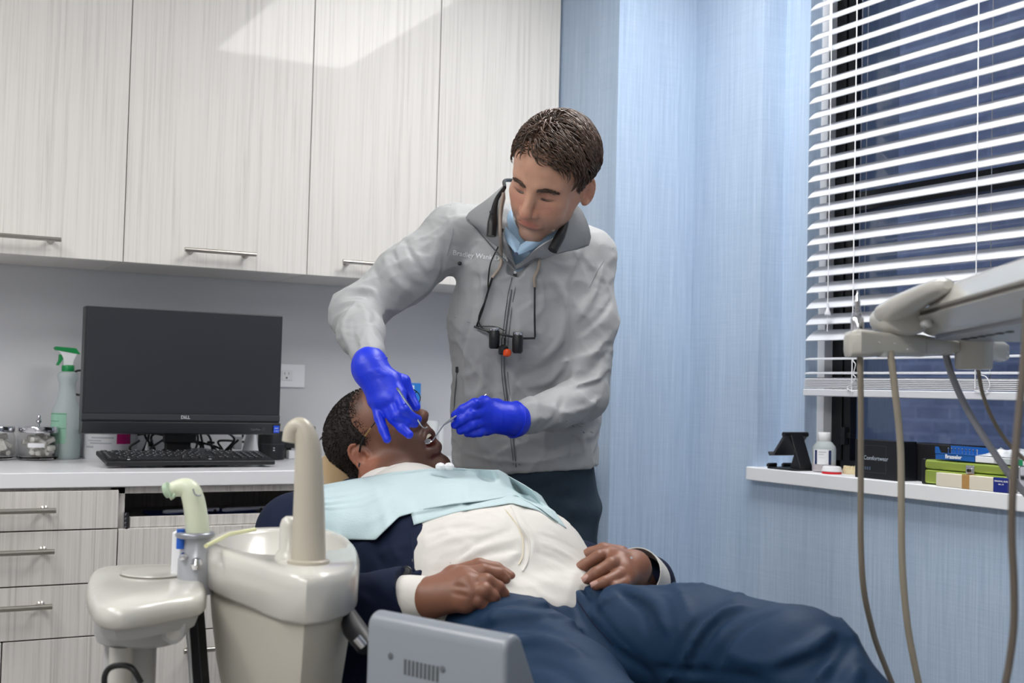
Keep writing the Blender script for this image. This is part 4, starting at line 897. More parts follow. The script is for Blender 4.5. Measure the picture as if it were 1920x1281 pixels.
for px, py, z in ((1745, 659, 1.78), (1775, 661, 1.80), (1625, 662, 1.70), (1655, 664, 1.71)): MB().lathe(at(px, py, z), [(.008, -.004), (.008, .006)], 14).build('hose_port', M['unit2'], th)
th = thing('handpiece', at(1607, 615, 1.70), 'chrome instrument coupling standing up from the holder bar', 'handpiece')
MB().lathe(at(1607, 620, 1.70), [(.0088, -.004), (.0088, .017), (.006, .021), (.0065, .024), (.0045, .026), (.0052, .029), (.0038, .031), (.0048, .034), (.0036, .036), (.0046, .039), (.0030, .042), (.0030, .048), (.0016, .050), (.0016, .056)], 18).build('coupling', M['chrome'], th)
def hose(pts, r, m, label, z=None, sq=1):
    o = MB().tube(spline([at(*p) for p in pts], 10), r, 12, sq=sq).build('hose', m); return setp(o, label, 'hose')
hose([(1612, 655, 1.70), (1614, 760, 1.70), (1614, 900, 1.71), (1614, 1010, 1.72), (1619, 1100, 1.74), (1633, 1170, 1.78), (1652, 1230, 1.84), (1700, 1340, 1.95), (1770, 1450, 2.0), (1850, 1640, 2.0)], .0043, M['brown'], 'taupe hose hanging straight from the end of the holder, passing behind the knee')
hose([(1669, 658, 1.71), (1679, 740, 1.71), (1688, 830, 1.72), (1690, 930, 1.72), (1691, 1040, 1.73), (1697, 1130, 1.74), (1708, 1210, 1.75), (1735, 1330, 1.77), (1790, 1500, 1.80), (1870, 1750, 1.86)], .0050, M['beige'], 'thick beige hose hanging second from the end of the holder bar')
hose([(1772, 660, 1.82), (1785, 705, 1.82), (1812, 765, 1.82), (1850, 828, 1.80), (1900, 900, 1.78), (1975, 990, 1.76), (2020, 1120, 1.75), (2010, 1300, 1.75), (1960, 1480, 1.78), (1900, 1700, 1.85)], .0052, M['hosegrey'], 'grey hose sweeping down from the middle of the holder across the sill')
hose([(1832, 680, 1.84), (1843, 740, 1.84), (1866, 795, 1.83), (1900, 842, 1.82), (1965, 905, 1.80), (2030, 1010, 1.80), (2050, 1200, 1.82), (2010, 1450, 1.86), (1950, 1700, 1.90)], .0030, M['brown'], 'thin brown hose curving away from under the round hub')
hose([(1926, 560, 1.25), (1921, 660, 1.25), (1910, 780, 1.25), (1900, 900, 1.25), (1897, 1000, 1.26), (1901, 1090, 1.27), (1901, 1170, 1.28), (1893, 1240, 1.29), (1876, 1340, 1.32), (1840, 1600, 1.5), (1850, 1900, 1.7)], .0040, mat('hose_dark', '6a6158', .4), 'dark taupe hose hanging nearest, at the edge of the delivery unit')
# ================================================================ people
def fabric(name, color, rough=.7, bump=.15, scale=900, sheen=.0, vary=None):
    m = mat(name, color, rough); t = NT(m); t.b.inputs['Sheen Weight'].default_value = sheen; t.b.inputs['Specular IOR Level'].default_value = .25
    t.bump(t.noise(t.coord((1, 1, 1)), 14, 4, .55, .4), .35, .006)
    t.bump(t.noise(t.coord((1, 1, 1)), scale, 2), bump, .0006)
    return m
def skin(name, base, rough=.45, sss=.08):
    m = mat(name, base, rough); t = NT(m); at_ = t.add('ShaderNodeAttribute', attribute_name='tone'); mx = t.add('ShaderNodeMix', data_type='RGBA', blend_type='MULTIPLY'); mx.inputs[0].default_value = 1
    n = t.ramp(t.noise(t.coord(), 45, 4), [(.3, (.9, .88, .87, 1)), (.7, (1, 1, 1, 1))])
    mm = t.add('ShaderNodeMix', data_type='RGBA', blend_type='MULTIPLY'); mm.inputs[0].default_value = 1; mm.inputs[6].default_value = srgb(base); t.ln(n, mm.inputs[7])
    t.ln(mm.outputs[2], mx.inputs[6]); t.ln(at_.outputs['Color'], mx.inputs[7]); t.ln(mx.outputs[2], t.b.inputs['Base Color'])
    t.b.inputs['Subsurface Weight'].default_value = sss; t.b.inputs['Subsurface Radius'].default_value = (.012, .005, .003); t.b.inputs['Subsurface Scale'].default_value = .5
    t.bump(t.noise(t.coord(), 420, 3), .12, .0008); return m
white1 = lambda V: np.ones((len(V), 3))

def garment(lo, hi, h, build, folds=(), smooth=2, coarse=.012, rum=None, name='garment', crop=None):
    f0 = Field(lo, hi, coarse); build(f0); tree = bvh(f0.mesh('tmp', 1))
    f1 = Field(lo, hi, h); build(f1)
    for op, wd, hg, pts in folds:
        P = [hit(tree, x, y) for x, y in pts]; P = [p for p in P if p is not None]
        if len(P) > 1: f1.fold(spline(P, 4) if len(P) > 2 else P, wd, hg, op)
    for q in (rum or []): f1.rumple(*q)
    return f1.mesh(name, smooth, crop=crop)
def bounds(pts, m): P = np.array(pts); return P.min(0) - m, P.max(0) + m

# ---- a head in its own frame: x towards its left ear as the viewer sees a face, y to the crown, z out of the face
def head_field(H, c, s, h, jaw=0.0, mouth=0.0, nose=1.0, lips=1.0, ears=1.0, full=0.0, crown=1.0, bridge=1.0):
    W = lambda x, y, z: c + (H[0] * x + H[1] * y + H[2] * z) * s
    lo, hi = bounds([W(a, b, d) for a in (-.10, .10) for b in (-.19 - jaw, .14) for d in (-.13, .14)], .0)
    f = Field(lo, hi, h); ax = np.array(H)
    E = lambda x, y, z, r, k=.012, op='add', rot=None: f.ell(W(x, y, z), np.array(r) * s, ax if rot is None else rot, k * s, op)
    Cp = lambda a, b, ra, rb=None, k=.008, op='add': f.cap(W(*a), W(*b), ra * s, None if rb is None else rb * s, k * s, op)
    j = jaw; z_ = -.4 * jaw
    E(0, .030 * crown, -.012, (.074, .086 * crown, .096)); E(0, .035 * crown, .030, (.062, .062 * crown, .056), .03)
    E(0, -.030, .030, (.053 + full, .073, .054), .03)
    for sx in (-1, 1):
        Cp((sx * .054, -.032, .004), (sx * (.040 + full), -.068 - j * .7, .018), .015, .014, .03); Cp((sx * (.040 + full), -.068 - j * .7, .018), (sx * .014, -.104 - j, .066 + z_), .014 + full * .5, .013, .025)
        E(sx * .042, -.022, .058, (.020, .017, .016), .022)                    # cheekbone
        E(sx * .032, -.055 - j * .5, .053, (.020, .025, .018), .03)
        Cp((sx * .012, .017, .083), (sx * .044, .020, .065), .0095, .009, .014)          # brow
        E(sx * .0315, .001, .0900, (.018, .0120, .0145), .012, 'sub')             # eye hollow
        E(sx * .0315, -.001, .0685, (.0145, .0125, .0135), .004)                  # closed lid over the eye
        Cp((sx * .019, -.0055, .0785), (sx * .044, -.0055, .0705), .0016, .0016, .003)  # lower lid
        Cp((sx * .018, .0065, .0815), (sx * .046, .0055, .0705), .0022, .002, .003)     # upper fold
    Cp((0, -.104 - j, .068 + z_), (0, -.100 - j, .066 + z_), .0175, .016, .018)
    E(0, -.045 - j * .3, .058, (.034, .034, .026), .03)
    Cp((0, .014, .0825), (0, -.034, .1055), .0085 * bridge, .0115 * bridge, .010)                  # nose
    E(0, -.0405, .1075, (.0130 * nose, .0110, .0120), .006)
    for sx in (-1, 1):
        E(sx * .0135 * nose, -.0445, .0925, (.0085 * nose, .0090, .0115), .005); E(sx * .0065 * nose, -.0510, .0985, (.0036 * nose, .0035, .0055), .003, 'sub')
    # lips
    yu, yl = -.0665, -.0760 - j
    if mouth > 0:
        my = (yu + yl) / 2; ry = (yu - yl) / 2 + .003
        E(0, my, .085, (.0235, ry, .045), .006, 'sub')
    zc = .0870
    for a in range(8):
        a0, a1 = PI * a / 8, PI * (a + 1) / 8
        pu = lambda q, y, d: (-.0255 * math.cos(q), y - (.003 if mouth == 0 else (yu - yl) * .42) * (1 - math.sin(q)) * (1 if y == yu else -1), zc - .0125 * (1 - math.sin(q)) ** 1.2 + d)
        Cp(pu(a0, yu, 0), pu(a1, yu, 0), .0036 * lips, .0036 * lips, .006); Cp(pu(a0, yl, z_ * .8 - .001), pu(a1, yl, z_ * .8 - .001), .0046 * lips, .0046 * lips, .006)
    if mouth == 0:
        for sx in (-1, 1): Cp((0, -.0712, .0965), (sx * .013, -.0713, .0945), .0012, .0012, .002, 'sub'); Cp((sx * .013, -.0713, .0945), (sx * .027, -.0722, .0805), .0012, .0016, .002, 'sub')
        Cp((0, -.086, .088), (0, -.0865, .0885), .006, .006, .012, 'sub') if False else None
    for sx in (-1, 1):                                                     # ears
        y_ = A(0, 1, 0); dz = A(sx * .42, 0, -.907); n_ = A(sx * .907, 0, .42); c0_ = A(sx * .0800, -.012, -.014); T_ = lambda v: H[0] * v[0] + H[1] * v[1] + H[2] * v[2]
        rt = [T_(y_), T_(dz), T_(n_)]; P_ = lambda a, b_, d: tuple(c0_ + y_ * a * ears + dz * b_ * ears + n_ * d)
        E(*P_(0, -.002, -.001), (.028 * ears, .0165 * ears, .0050), .004, 'add', rt); E(*P_(0, -.012, -.006), (.020, .010, .008), .006, 'add', rt)
        hx = [P_(.0290 * math.cos(q), .0165 * math.sin(q) - .002, .0025) for q in np.linspace(-.5, PI * 1.02, 12)]
        for a in range(11): Cp(hx[a], hx[a + 1], .0036, .0034, .002)
        ah = [P_(.0175 * math.cos(q), .0100 * math.sin(q) - .002, .0030) for q in np.linspace(.3, 2.7, 7)]
        for a in range(6): Cp(ah[a], ah[a + 1], .0026, .0026, .002)
        Cp(P_(-.027, -.006, .001), P_(-.023, -.003, .001), .0068, .0062, .004)
        E(*P_(-.004, -.006, .0050), (.0115, .0085, .0062), .003, 'sub', rt); Cp(P_(-.006, -.0155, .003), P_(.001, -.0155, .002), .0036, .0034, .003)
    return f, W
def local(V, H, c, s): d = (V - c) / s; return d @ H[0], d @ H[1], d @ H[2]

# ================================================================ the dentist
M['skin_d'] = skin('skin_light', 'cf9f86'); M['jacket'] = fabric('jacket_grey', 'a6a8aa', .55, .12); M['shirt_b'] = fabric('shirt_light_blue', 'a9c7e2', .7); M['trouser_d'] = fabric('trousers_slate', '2e3c49', .75)
M['glove'] = mat('nitrile_blue', '0a2fd6', .42); tg = NT(M['glove']); tg.bump(tg.noise(tg.coord((1, 1, 1)), 55, 4, .6, .8), .35, .003)
doc = thing('person', at(990, 1640, 2.84) * A(1, 1, 0), 'standing man in a grey zip jacket and blue gloves bending over the patient', 'person')
sideD = unit(vv(1, 0, -.12)); 
phi, psi, rho = math.radians(38), math.radians(19), math.radians(21)
Rp = np.array([[1, 0, 0], [0, math.cos(phi), -math.sin(phi)], [0, math.sin(phi), math.cos(phi)]])
Ry = np.array([[math.cos(psi), 0, -math.sin(psi)], [0, 1, 0], [math.sin(psi), 0, math.cos(psi)]])
Rr = np.array([[math.cos(rho), math.sin(rho), 0], [-math.sin(rho), math.cos(rho), 0], [0, 0, 1]])
RH = Rr @ Ry @ Rp; toW = lambda v: vv(*v)
HD = [toW(RH @ A(1, 0, 0)), toW(RH @ A(0, 1, 0)), toW(RH @ A(0, 0, 1))]; sD = 1.01
cD = at(1000, 360, 2.50) - HD[2] * .082 * sD
fD, WD = head_field(HD, cD, sD, .0019)
neckD = at(1002, 455, 2.68)
fD.cap(cD + HD[1] * -.03 + HD[2] * -.02, neckD, .052, .056, .02)
def toneD(V):
    x, y, z = local(V, HD, cD, sD); t = np.ones((len(V), 3))
    lip = np.exp(-((x / .024) ** 4 + ((y + .0715) / .0085) ** 4)) * (z > .07); t *= 1 - lip[:, None] * A(.16, .42, .36)
    bd = np.clip((-.045 - y) / .03, 0, 1) * np.clip((.062 - np.abs(x)) / .02 + 1, 0, 1) * (1 - lip); t *= 1 - bd[:, None] * A(.32, .27, .21)
    red = np.exp(-(((np.abs(x) - .036) / .02) ** 2 + ((y + .03) / .018) ** 2)) + np.exp(-((x / .014) ** 2 + ((y + .04) / .012) ** 2)) + (np.abs(x) > .076) * .8
    t *= 1 - np.clip(red, 0, 1)[:, None] * A(.0, .14, .12); ls = np.exp(-(((np.abs(x) - .032) / .015) ** 4 + ((y + .0075) / .0022) ** 2)) * (z > .05); t *= 1 - ls[:, None] * A(.6, .62, .62)
    so = np.exp(-(((np.abs(x) - .031) / .017) ** 2 + ((y) / .012) ** 2)); t *= 1 - so[:, None] * A(.10, .16, .14)
    return t
headD = fD.mesh('head', 2, toneD)
JD = dict(shR=at(852, 440, 2.70), elR=at(668, 588, 2.60), wrR=at(692, 682, 2.38), shL=at(1102, 478, 2.73), elL=at(1098, 744, 2.67), wrL=at(953, 786, 2.51), pel=at(984, 900, 2.81), chest=at(990, 600, 2.75))
def coreD(f, e=0.0):
    f.ecap(at(984, 900, 2.81), at(990, 600, 2.75), (.145 + e, .095 + e), (.160 + e, .105 + e), sideD, .04); f.ecap(at(990, 600, 2.75), neckD, (.160 + e, .105 + e), (.06 + e, .05 + e), sideD, .04)
lo, hi = bounds([at(600, 350, 2.75), at(1190, 1000, 2.75), at(990, 600, 2.3), at(990, 900, 3.0)], .05)
fb = Field(lo, hi, .009); coreD(fb, -.01)
for a, b, c_, r in (('shR', 'elR', 'wrR', 1), ('shL', 'elL', 'wrL', 1)): fb.chain([JD['chest'] + A(0, 0, .12), JD[a], JD[b], JD[c_]], [.05, .045, .036, .024], .03)
fb.cap(JD['wrR'], at(705, 700, 2.37), .026, .024, .01); fb.cap(JD['wrL'], at(935, 785, 2.50), .026, .024, .01)
hipsD = [at(940, 975, 2.83), at(1048, 968, 2.83)]; kn = [A(*hipsD[0][:2], .52) + vv(0, 0, .03), A(*hipsD[1][:2], .52) + vv(0, 0, .03)]; an = [A(*hipsD[0][:2], .09), A(*hipsD[1][:2], .09)]
bodyD = merge('body', [headD, fb.mesh('core', 1, white1)])
oD = link('body', bodyD, M['skin_d'], doc, sharp=None)

# hair: combed locks grown over the scalp from a side parting
def hair_locks(H, c, s, n, seed, mats, parent, name='hair', part=-.022, base=(.0765, .0885, .0985)):
    r_ = np.random.default_rng(seed); b = MB(); cs = A(0, .030, -.012)
    for i in range(n):
        while True:
            d = unit(r_.normal(size=3)); p = cs + d * A(*base)
            front = .070 - .55 * max(0, p[0] - .025) - .9 * max(0, -p[0] - .045)
            if p[2] > .02 and p[1] < front + (.0 if p[0] < 0 else -.004): continue
            if p[2] <= .02 and p[1] < (-.002 if p[2] > -.012 else -.045 + .0 * p[2]): continue
            break
        side = 1 if p[0] > part else -1; sd_ = float(np.clip((p[0] - part) / .018, -1, 1)); top = max(0, d[1]); ph = r_.uniform(0, 6.28) * .2 + p[2] * 60
        lift = (.024 if side > 0 else .017) * top + .005; L = (.64 if p[2] > .045 else 1) * (.070 if side > 0 else .050) * (.55 + .45 * top) * r_.uniform(.8, 1.15) * (.5 if p[1] < .02 else 1); m = 7
        q = p.copy(); pts = [q.copy()]; wob = r_.normal(size=3) * .16
        for k in range(m):
            nrm = unit((q - cs) / A(*base) ** 2)
            fl = A(sd_ * (1.0 if top > .35 else .35), (-.25 if side > 0 else -.1) * (.3 if p[2] > .045 else 1) - (1 - top) * (.75 if abs(p[0]) > .04 else .2), (.30 if side > 0 else .0) * top + (-.45 if q[2] < .02 else .0) + .30 * math.sin(k * 1.1 + ph)) + wob
            fl = fl - nrm * np.dot(fl, nrm); st = unit(fl) * (L / m); q = q + st + nrm * (lift * (1.0 - 1.9 * k / m) / 2.2)
            e = (q - cs) / (A(*base) * 1.0); nn = np.linalg.norm(e)
            if nn < 1.02: q = cs + (q - cs) * 1.02 / nn
            if nn > 1.22: q = cs + (q - cs) * 1.22 / nn
            pts.append(q.copy())
        pts = [c + (H[0] * a[0] + H[1] * a[1] + H[2] * a[2]) * s for a in pts]
        r0 = r_.uniform(.0011, .0024); b.tube(pts, [r0 * (.7 + .5 * math.sin(PI * min(1, (k + 1) / (m))) if k < m else .12) * (1 - .75 * (k / m) ** 3) for k in range(m + 1)], 4, cap=False, sq=.55)
    o = b.build(name, mats, parent, sharp=None); return o
M['hair_d'] = mat('hair_brown', '2e211b', .34); th_ = NT(M['hair_d']); th_.ln(th_.ramp(th_.noise(th_.coord(), 160, 3), [(.3, srgb('2a1f19')), (.7, srgb('6b5345'))]), th_.b.inputs['Base Color'])
hc = Field(*bounds([WD(a, b, d) for a in (-.1, .1) for b in (-.06, .14) for d in (-.13, .1)], 0), .003)
hc.ell(WD(0, .032, -.012), A(.0785, .0925, .1015) * sD, np.array(HD), 0)
hc.ell(WD(0, -.020, .080), A(.066, .080, .060) * sD, np.array(HD), .006, 'sub'); hc.ell(WD(0, -.075, -.0), A(.12, .075, .2) * sD, np.array(HD), .01, 'sub')
for sx in (-1, 1): hc.ell(WD(sx * .08, -.02, -.0), A(.02, .036, .022) * sD, np.array(HD), .004, 'sub')
capD = hc.mesh('hair_cap', 2)
oh = link('hair', capD, M['hair_d'], doc, sharp=None); hl = hair_locks(HD, cD, sD, 2600, 5, M['hair_d'], oh, 'hair_locks'); hl['kind'] = 'stuff'
# eyebrows and lashes
eb = MB(); r_ = np.random.default_rng(9)
for sx in (-1, 1):
    for k in range(260):
        t = r_.random(); x = sx * (.012 + .036 * t); y = .0115 + .0035 * math.sin(PI * min(1, t * 1.1)) + r_.normal() * .0017; z = .0945 - .022 * t ** 1.8
        p = WD(x, y, z); d = HD[0] * sx * .9 + HD[1] * (.45 - t * .7) + HD[2] * -.25; eb.tube([p, p + unit(d) * .004, p + unit(d) * .0075], [.0008, .0008, .0002], 3, cap=False)
    for k in range(26): t = k / 25; p = WD(sx * (.020 + .024 * t), -.0070 - .0015 * math.sin(PI * t), .0825 - .010 * t ** 1.6); eb.tube([p, p + (HD[1] * -.5 + HD[2] * .8) * .005], [.0010, .0003], 3, cap=False)
setp(eb.build('eyebrows', M['hair_d'], doc, sharp=None), kind='stuff')

# jacket
zf = lambda px, py, z: at(px, py, z)
hemC = at(985, 862, 2.80)
def jacketD(f):
    f.ecap(at(985, 862, 2.80), at(986, 760, 2.79), (.172, .122), (.168, .118), sideD, .02, cut=False)
    f.ecap(at(986, 760, 2.79), at(990, 600, 2.75), (.170, .120), (.176, .128), sideD, .03); f.ecap(at(990, 600, 2.75), at(992, 500, 2.72), (.176, .128), (.150, .110), sideD, .04)
    f.ecap(at(992, 500, 2.72), at(1000, 435, 2.70), (.150, .108), (.085, .075), sideD, .05)
    f.chain([at(950, 425, 2.70), JD['shR'], at(757, 518, 2.65), JD['elR'], at(678, 625, 2.50), at(692, 672, 2.39)], [.052, .064, .062, .054, .047, .033], .03)
    f.chain([at(1040, 440, 2.71), JD['shL'], at(1110, 600, 2.70), JD['elL']], [.050, .060, .056, .052], .028)
    f.chain([JD['elL'], at(1040, 768, 2.60), at(975, 784, 2.53)], [.052, .046, .036], .012)
    # open neck and straight hem, open cuffs
    f.cap(at(967, 503, 2.612), at(1000, 400, 2.61), .016, .066, .005, 'sub'); f.cap(at(1000, 400, 2.60), at(1003, 330, 2.66), .066, .085, .01, 'sub')
    n_ = unit(at(985, 862, 2.80) - at(986, 760, 2.79)); f.half(hemC + n_ * .012, n_, .006)
    nw = unit(at(692, 682, 2.38) - at(678, 625, 2.50)); f.ell(at(694, 684, 2.375) + nw * .022, (.045, .045, .030), [np.cross(nw, unit(VR)), unit(VR), nw], .002, 'sub')
    f.ell(at(938, 787, 2.50), (.025, .05, .05), [unit(at(950, 787, 2.50) - at(1040, 768, 2.60)), UP, np.cross(UP, unit(at(950, 787, 2.5) - at(1040, 768, 2.6)))], .002, 'sub')
FJ = [('sub', .007, .007, [(1072, 520), (1066, 600), (1070, 660), (1060, 710)]), ('sub', .006, .006, [(838, 440), (832, 490), (822, 535)]),      # arm/torso creases
      ('add', .010, .007, [(800, 400), (818, 450), (812, 500)]), ('add', .009, .006, [(770, 420), (775, 470), (800, 520)]), ('sub', .008, .006, [(757, 450), (780, 490), (805, 525)]),
      ('add', .008, .007, [(665, 540), (700, 545), (720, 590)]), ('sub', .007, .007, [(650, 553), (690, 556), (706, 590), (700, 605)]), ('add', .007, .006, [(640, 568), (672, 568), (690, 600)]),
      ('add', .008, .005, [(640, 600), (650, 640), (672, 672)]), ('sub', .006, .005, [(660, 600), (665, 640), (685, 665)]), ('add', .006, .004, [(690, 610), (690, 640), (705, 660)]),
      ('add', .009, .006, [(720, 480), (735, 520), (770, 550)]), ('sub', .008, .005, [(700, 500), (722, 540), (745, 560)]), ('sub', .007, .006, [(735, 470), (760, 520), (790, 540)]),
      ('add', .010, .007, [(1130, 500), (1110, 560), (1080, 600)]), ('sub', .008, .006, [(1150, 560), (1120, 600), (1085, 625)]), ('add', .009, .006, [(1150, 620), (1115, 660), (1085, 680)]), ('sub', .008, .006, [(1145, 650), (1110, 695), (1080, 710)]),
      ('add', .008, .006, [(1140, 690), (1115, 712), (1080, 722)]), ('sub', .006, .006, [(1135, 712), (1105, 722), (1075, 732)]),
      ('add', .008, .006, [(1125, 745), (1100, 765), (1050, 775)]), ('add', .006, .005, [(1040, 755), (1048, 790), (1040, 812)]), ('sub', .006, .004, [(1060, 740), (1040, 780), (1020, 800)]),
      ('add', .010, .007, [(890, 470), (905, 520), (900, 600)]), ('sub', .010, .006, [(870, 500), (880, 580), (870, 660)]), ('add', .010, .006, [(850, 540), (858, 620), (845, 700)]),
      ('add', .012, .008, [(1040, 520), (1060, 570), (1050, 640), (1010, 680)]), ('sub', .012, .007, [(1020, 540), (1035, 600), (1020, 640)]), ('add', .010, .006, [(1000, 500), (1020, 560), (1005, 600)]),
      ('sub', .012, .008, [(1050, 660), (1030, 690), (990, 700)]), ('add', .012, .006, [(1060, 680), (1030, 715), (985, 725)]),
      ('add', .010, .005, [(900, 660), (905, 720), (880, 760)]), ('sub', .010, .005, [(920, 650), (925, 720), (915, 790)]), ('add', .010, .005, [(870, 700), (880, 780), (900, 840)]), ('sub', .010, .005, [(1000, 830), (1030, 845), (1080, 830)]),
      ('add', .009, .005, [(1095, 790), (1090, 820), (1100, 850)]), ('sub', .008, .005, [(1070, 815), (1075, 840), (1070, 865)]), ('add', .005, .003, [(850, 838), (900, 858), (980, 868), (1060, 856), (1110, 838)]), ('sub', .003, .002, [(852, 828), (900, 848), (980, 857), (1060, 845), (1108, 827)])]
for k in range(9):                                        # gathered cuffs
    FJ.append(('add' if k % 2 else 'sub', .0035, .0022, [(962 + k * 2.5, 755 + k * 7), (985 + k, 757 + k * 7)]))
lo, hi = bounds([at(600, 350, 2.75), at(1185, 890, 2.75), at(650, 600, 2.30), at(990, 880, 2.97), at(950, 820, 2.46), at(950, 820, 2.55)], .03)
mj = garment(lo, hi, .0040, jacketD, [(a, b * .75, c * 1.25, d) for a, b, c, d in FJ], 1, rum=[(11, .085, .0085, 4), (4, .045, .003, 3)], name='jacket')
treeJ = bvh(mj); oj = link('jacket', mj, M['jacket'], doc, sharp=None)
# shirt below: yoke, collar leaves, placket
def shirtD(f):
    f.ecap(at(992, 560, 2.73), at(1000, 440, 2.69), (.12, .108), (.072, .068), sideD, .03); f.cap(neckD, at(1002, 425, 2.665), .062, .058, .02)
    f.cap(at(1002, 440, 2.60), at(1004, 380, 2.62), .030, .062, .008, 'sub'); f.cap(neckD + vv(0, .03, 0), cD, .0535, .055, .004, 'sub')
lo, hi = bounds([at(880, 380, 2.8), at(1110, 600, 2.8), at(990, 500, 2.52)], .02)
ms = garment(lo, hi, .004, shirtD, [('add', .004, .002, [(968, 480), (966, 500), (964, 520)])], 2, name='shirt')
osh = link('shirt', ms, M['shirt_b'], doc, sharp=None)
def patch(c00, c10, c11, c01, n=14, bulge=(0, 0, 0), wav=0.0):              # corners in order; gentle bulge
    c00, c10, c11, c01 = [np.array(q, float) for q in (c00, c10, c11, c01)]; bl_ = np.array(bulge, float)
    return [[(c00 * (1 - u) + c10 * u) * (1 - v) + (c01 * (1 - u) + c11 * u) * v + bl_ * math.sin(PI * u) * math.sin(PI * v) + bl_ * wav * math.sin(5 * PI * u) for v in np.linspace(0, 1, n)] for u in np.linspace(0, 1, n)]
MB().sheet(patch(at(948, 425, 2.575), at(944, 446, 2.57), at(969, 478, 2.545), at(975, 455, 2.56), bulge=VC * .006), .0015).build('shirt_collar', M['shirt_b'], osh, fixn=True)
MB().sheet(patch(at(1050, 415, 2.60), at(1040, 448, 2.59), at(968, 480, 2.545), at(975, 460, 2.56), bulge=VC * .008), .0015).build('shirt_collar', M['shirt_b'], osh, fixn=True)
p = at(968, 477, 2.535); MB().lathe(p, [(.0045, -.001), (.0045, .001), (.0035, .0015), (.0035, .0005), (.001, .0005)], 14, lambda q: VR * q[0] + VU * q[1] + VC * q[2]).build('shirt_button', mat('button_navy', '41506a', .3), osh, fixn=True)
# jacket collar wings laid open
def wing(pts_out, pts_in, name, bul=.006):
    g = [];
    for a, b in zip(spline(pts_out, 4), spline(pts_in, 4)): g.append([a * (1 - t) + b * t + VC * bul * math.sin(PI * t) for t in np.linspace(0, 1, 8)])
    o = MB().sheet(g, .003).build(name, M['jacket'], oj, fixn=True); return o
def onJ(px, py, off): 
    p = hit(treeJ, px, py, off); return p if p is not None else at(px, py, 2.62)
wing([at(946, 345, 2.60), at(915, 372, 2.585), onJ(872, 410, .010), onJ(905, 440, .010), onJ(963, 503, .006)], [at(948, 372, 2.575), at(944, 392, 2.565), at(940, 420, 2.56), at(948, 455, 2.555), onJ(965, 500, .008)], 'collar')
wing([at(1062, 372, 2.61), at(1092, 400, 2.60), onJ(1097, 458, .012), onJ(1040, 476, .010), onJ(968, 506, .006)], [at(1055, 385, 2.59), at(1058, 415, 2.575), at(1045, 440, 2.565), at(1010, 462, 2.555), onJ(966, 502, .008)], 'collar')
zg = mat('zip_grey', '6f7377', .35, .5)
def zipline(pts, name='zip', r=.0018, tree=None, par=None):
    P = [hit(treeJ, x, y, .0008) for x, y in pts]; P = [q for q in P if q is not None]; MB().tube(spline(P, 6), r, 6).build(name, zg, oj)
zipline([(965, 510), (958, 550), (951, 600), (946, 650), (946, 700), (953, 760), (962, 820), (968, 876)]); 
for dx in (-5, 6): zipline([(965 + dx, 520), (958 + dx, 550), (951 + dx, 600), (946 + dx, 650), (946 + dx, 700), (953 + dx, 760), (962 + dx, 820), (968 + dx, 872)], 'zip_tape', .0009)
for a in (-1, 1):
    P = [at(965 + (0 if a < 0 else 3), 506, 2.562), onJ(935 if a < 0 else 1010, 478 if a < 0 else 487, .012), onJ(903 if a < 0 else 1050, 443 if a < 0 else 475, .014), onJ(876 if a < 0 else 1094, 414 if a < 0 else 462, .015)]
    MB().tube(spline(P, 6), .0016, 6).build('zip', zg, oj)
pz = onJ(965, 518, .003); MB().box((-.004, -.014, 0), (.004, .004, .003), frame(pz, VR, VU, VC)).build('zip_pull', M['black'], oj, bevel=.001); MB().box((-.003, .002, 0), (.003, .008, .0035), frame(pz, VR, VU, VC)).build('zip_slider', M['chrome'], oj, bevel=.001)
zipline([(858, 692), (856, 715), (853, 745), (852, 775)], 'pocket_zip', .0016); pz = onJ(858, 690, .002); MB().box((-.003, -.010, 0), (.003, .003, .003), frame(pz, VR, VU, VC)).build('zip_pull', M['black'], oj, bevel=.001)
zipline([(1062, 790), (1075, 800), (1095, 812)], 'pocket_zip', .0012)
seam = fabric('seam_thread', '8d8f92', .6)
for pts in ([(845, 385), (850, 430), (838, 480), (822, 540)], [(1150, 465), (1125, 500), (1105, 540)], [(852, 595), (880, 605), (925, 612)], [(1075, 790), (1090, 800), (1112, 812)], [(880, 372), (905, 372), (912, 384)]):
    P = [hit(treeJ, x, y, .0003) for x, y in pts]; P = [q for q in P if q is not None]
    if len(P) > 1: MB().tube(spline(P, 5), .0009, 5).build('seam', seam, oj)
pn = onJ(862, 494, .001); MB().lathe(pn, [(.0045, 0), (.0045, .002), (.003, .003)], 14, lambda q: VR * q[0] + VU * q[1] + VC * q[2]).build('lapel_pin', M['black'], oj, fixn=True)
ft = frame(at(900, 479, 2.6), unit(vv(.99, -.14, 0)), unit(vv(.14, .99, 0)))
tm = text_mesh('Bradley Wank DDS', .0150, ft, .0002, bold=.0002, surface=treeJ, direction=-VC)
link('embroidery', tm, mat('thread_white', 'e6e9ec', .6), oj, smooth=False)
# trousers, shoes
def trouD(f):
    f.ecap(at(984, 860, 2.80), at(990, 950, 2.82), (.158, .110), (.168, .118), sideD, .02)
    for k in (0, 1): f.chain([hipsD[k], kn[k], A(an[k][0], an[k][1], .07)], [.092, .070, .058], .02)
    f.half(A(0, 0, .06), A(0, 0, -1), .003)
lo, hi = bounds([at(800, 840, 2.8), at(1180, 1000, 2.8), A(*an[0][:2], .04), A(*an[1][:2], .04)], .12)
mt_ = garment(lo, hi, .007, trouD, [('sub', .010, .008, [(1120, 900), (1080, 930), (1040, 935)]), ('add', .010, .006, [(1125, 930), (1090, 955), (1060, 955)]), ('sub', .008, .006, [(1130, 960), (1100, 980), (1060, 985)]), ('add', .010, .006, [(1050, 890), (1010, 900), (960, 895)])], 2, rum=[(3, .10, .009, 3)], name='trousers')
link('trousers', mt_, M['trouser_d'], doc, sharp=None)
fwd = unit(ZV * 1.0)
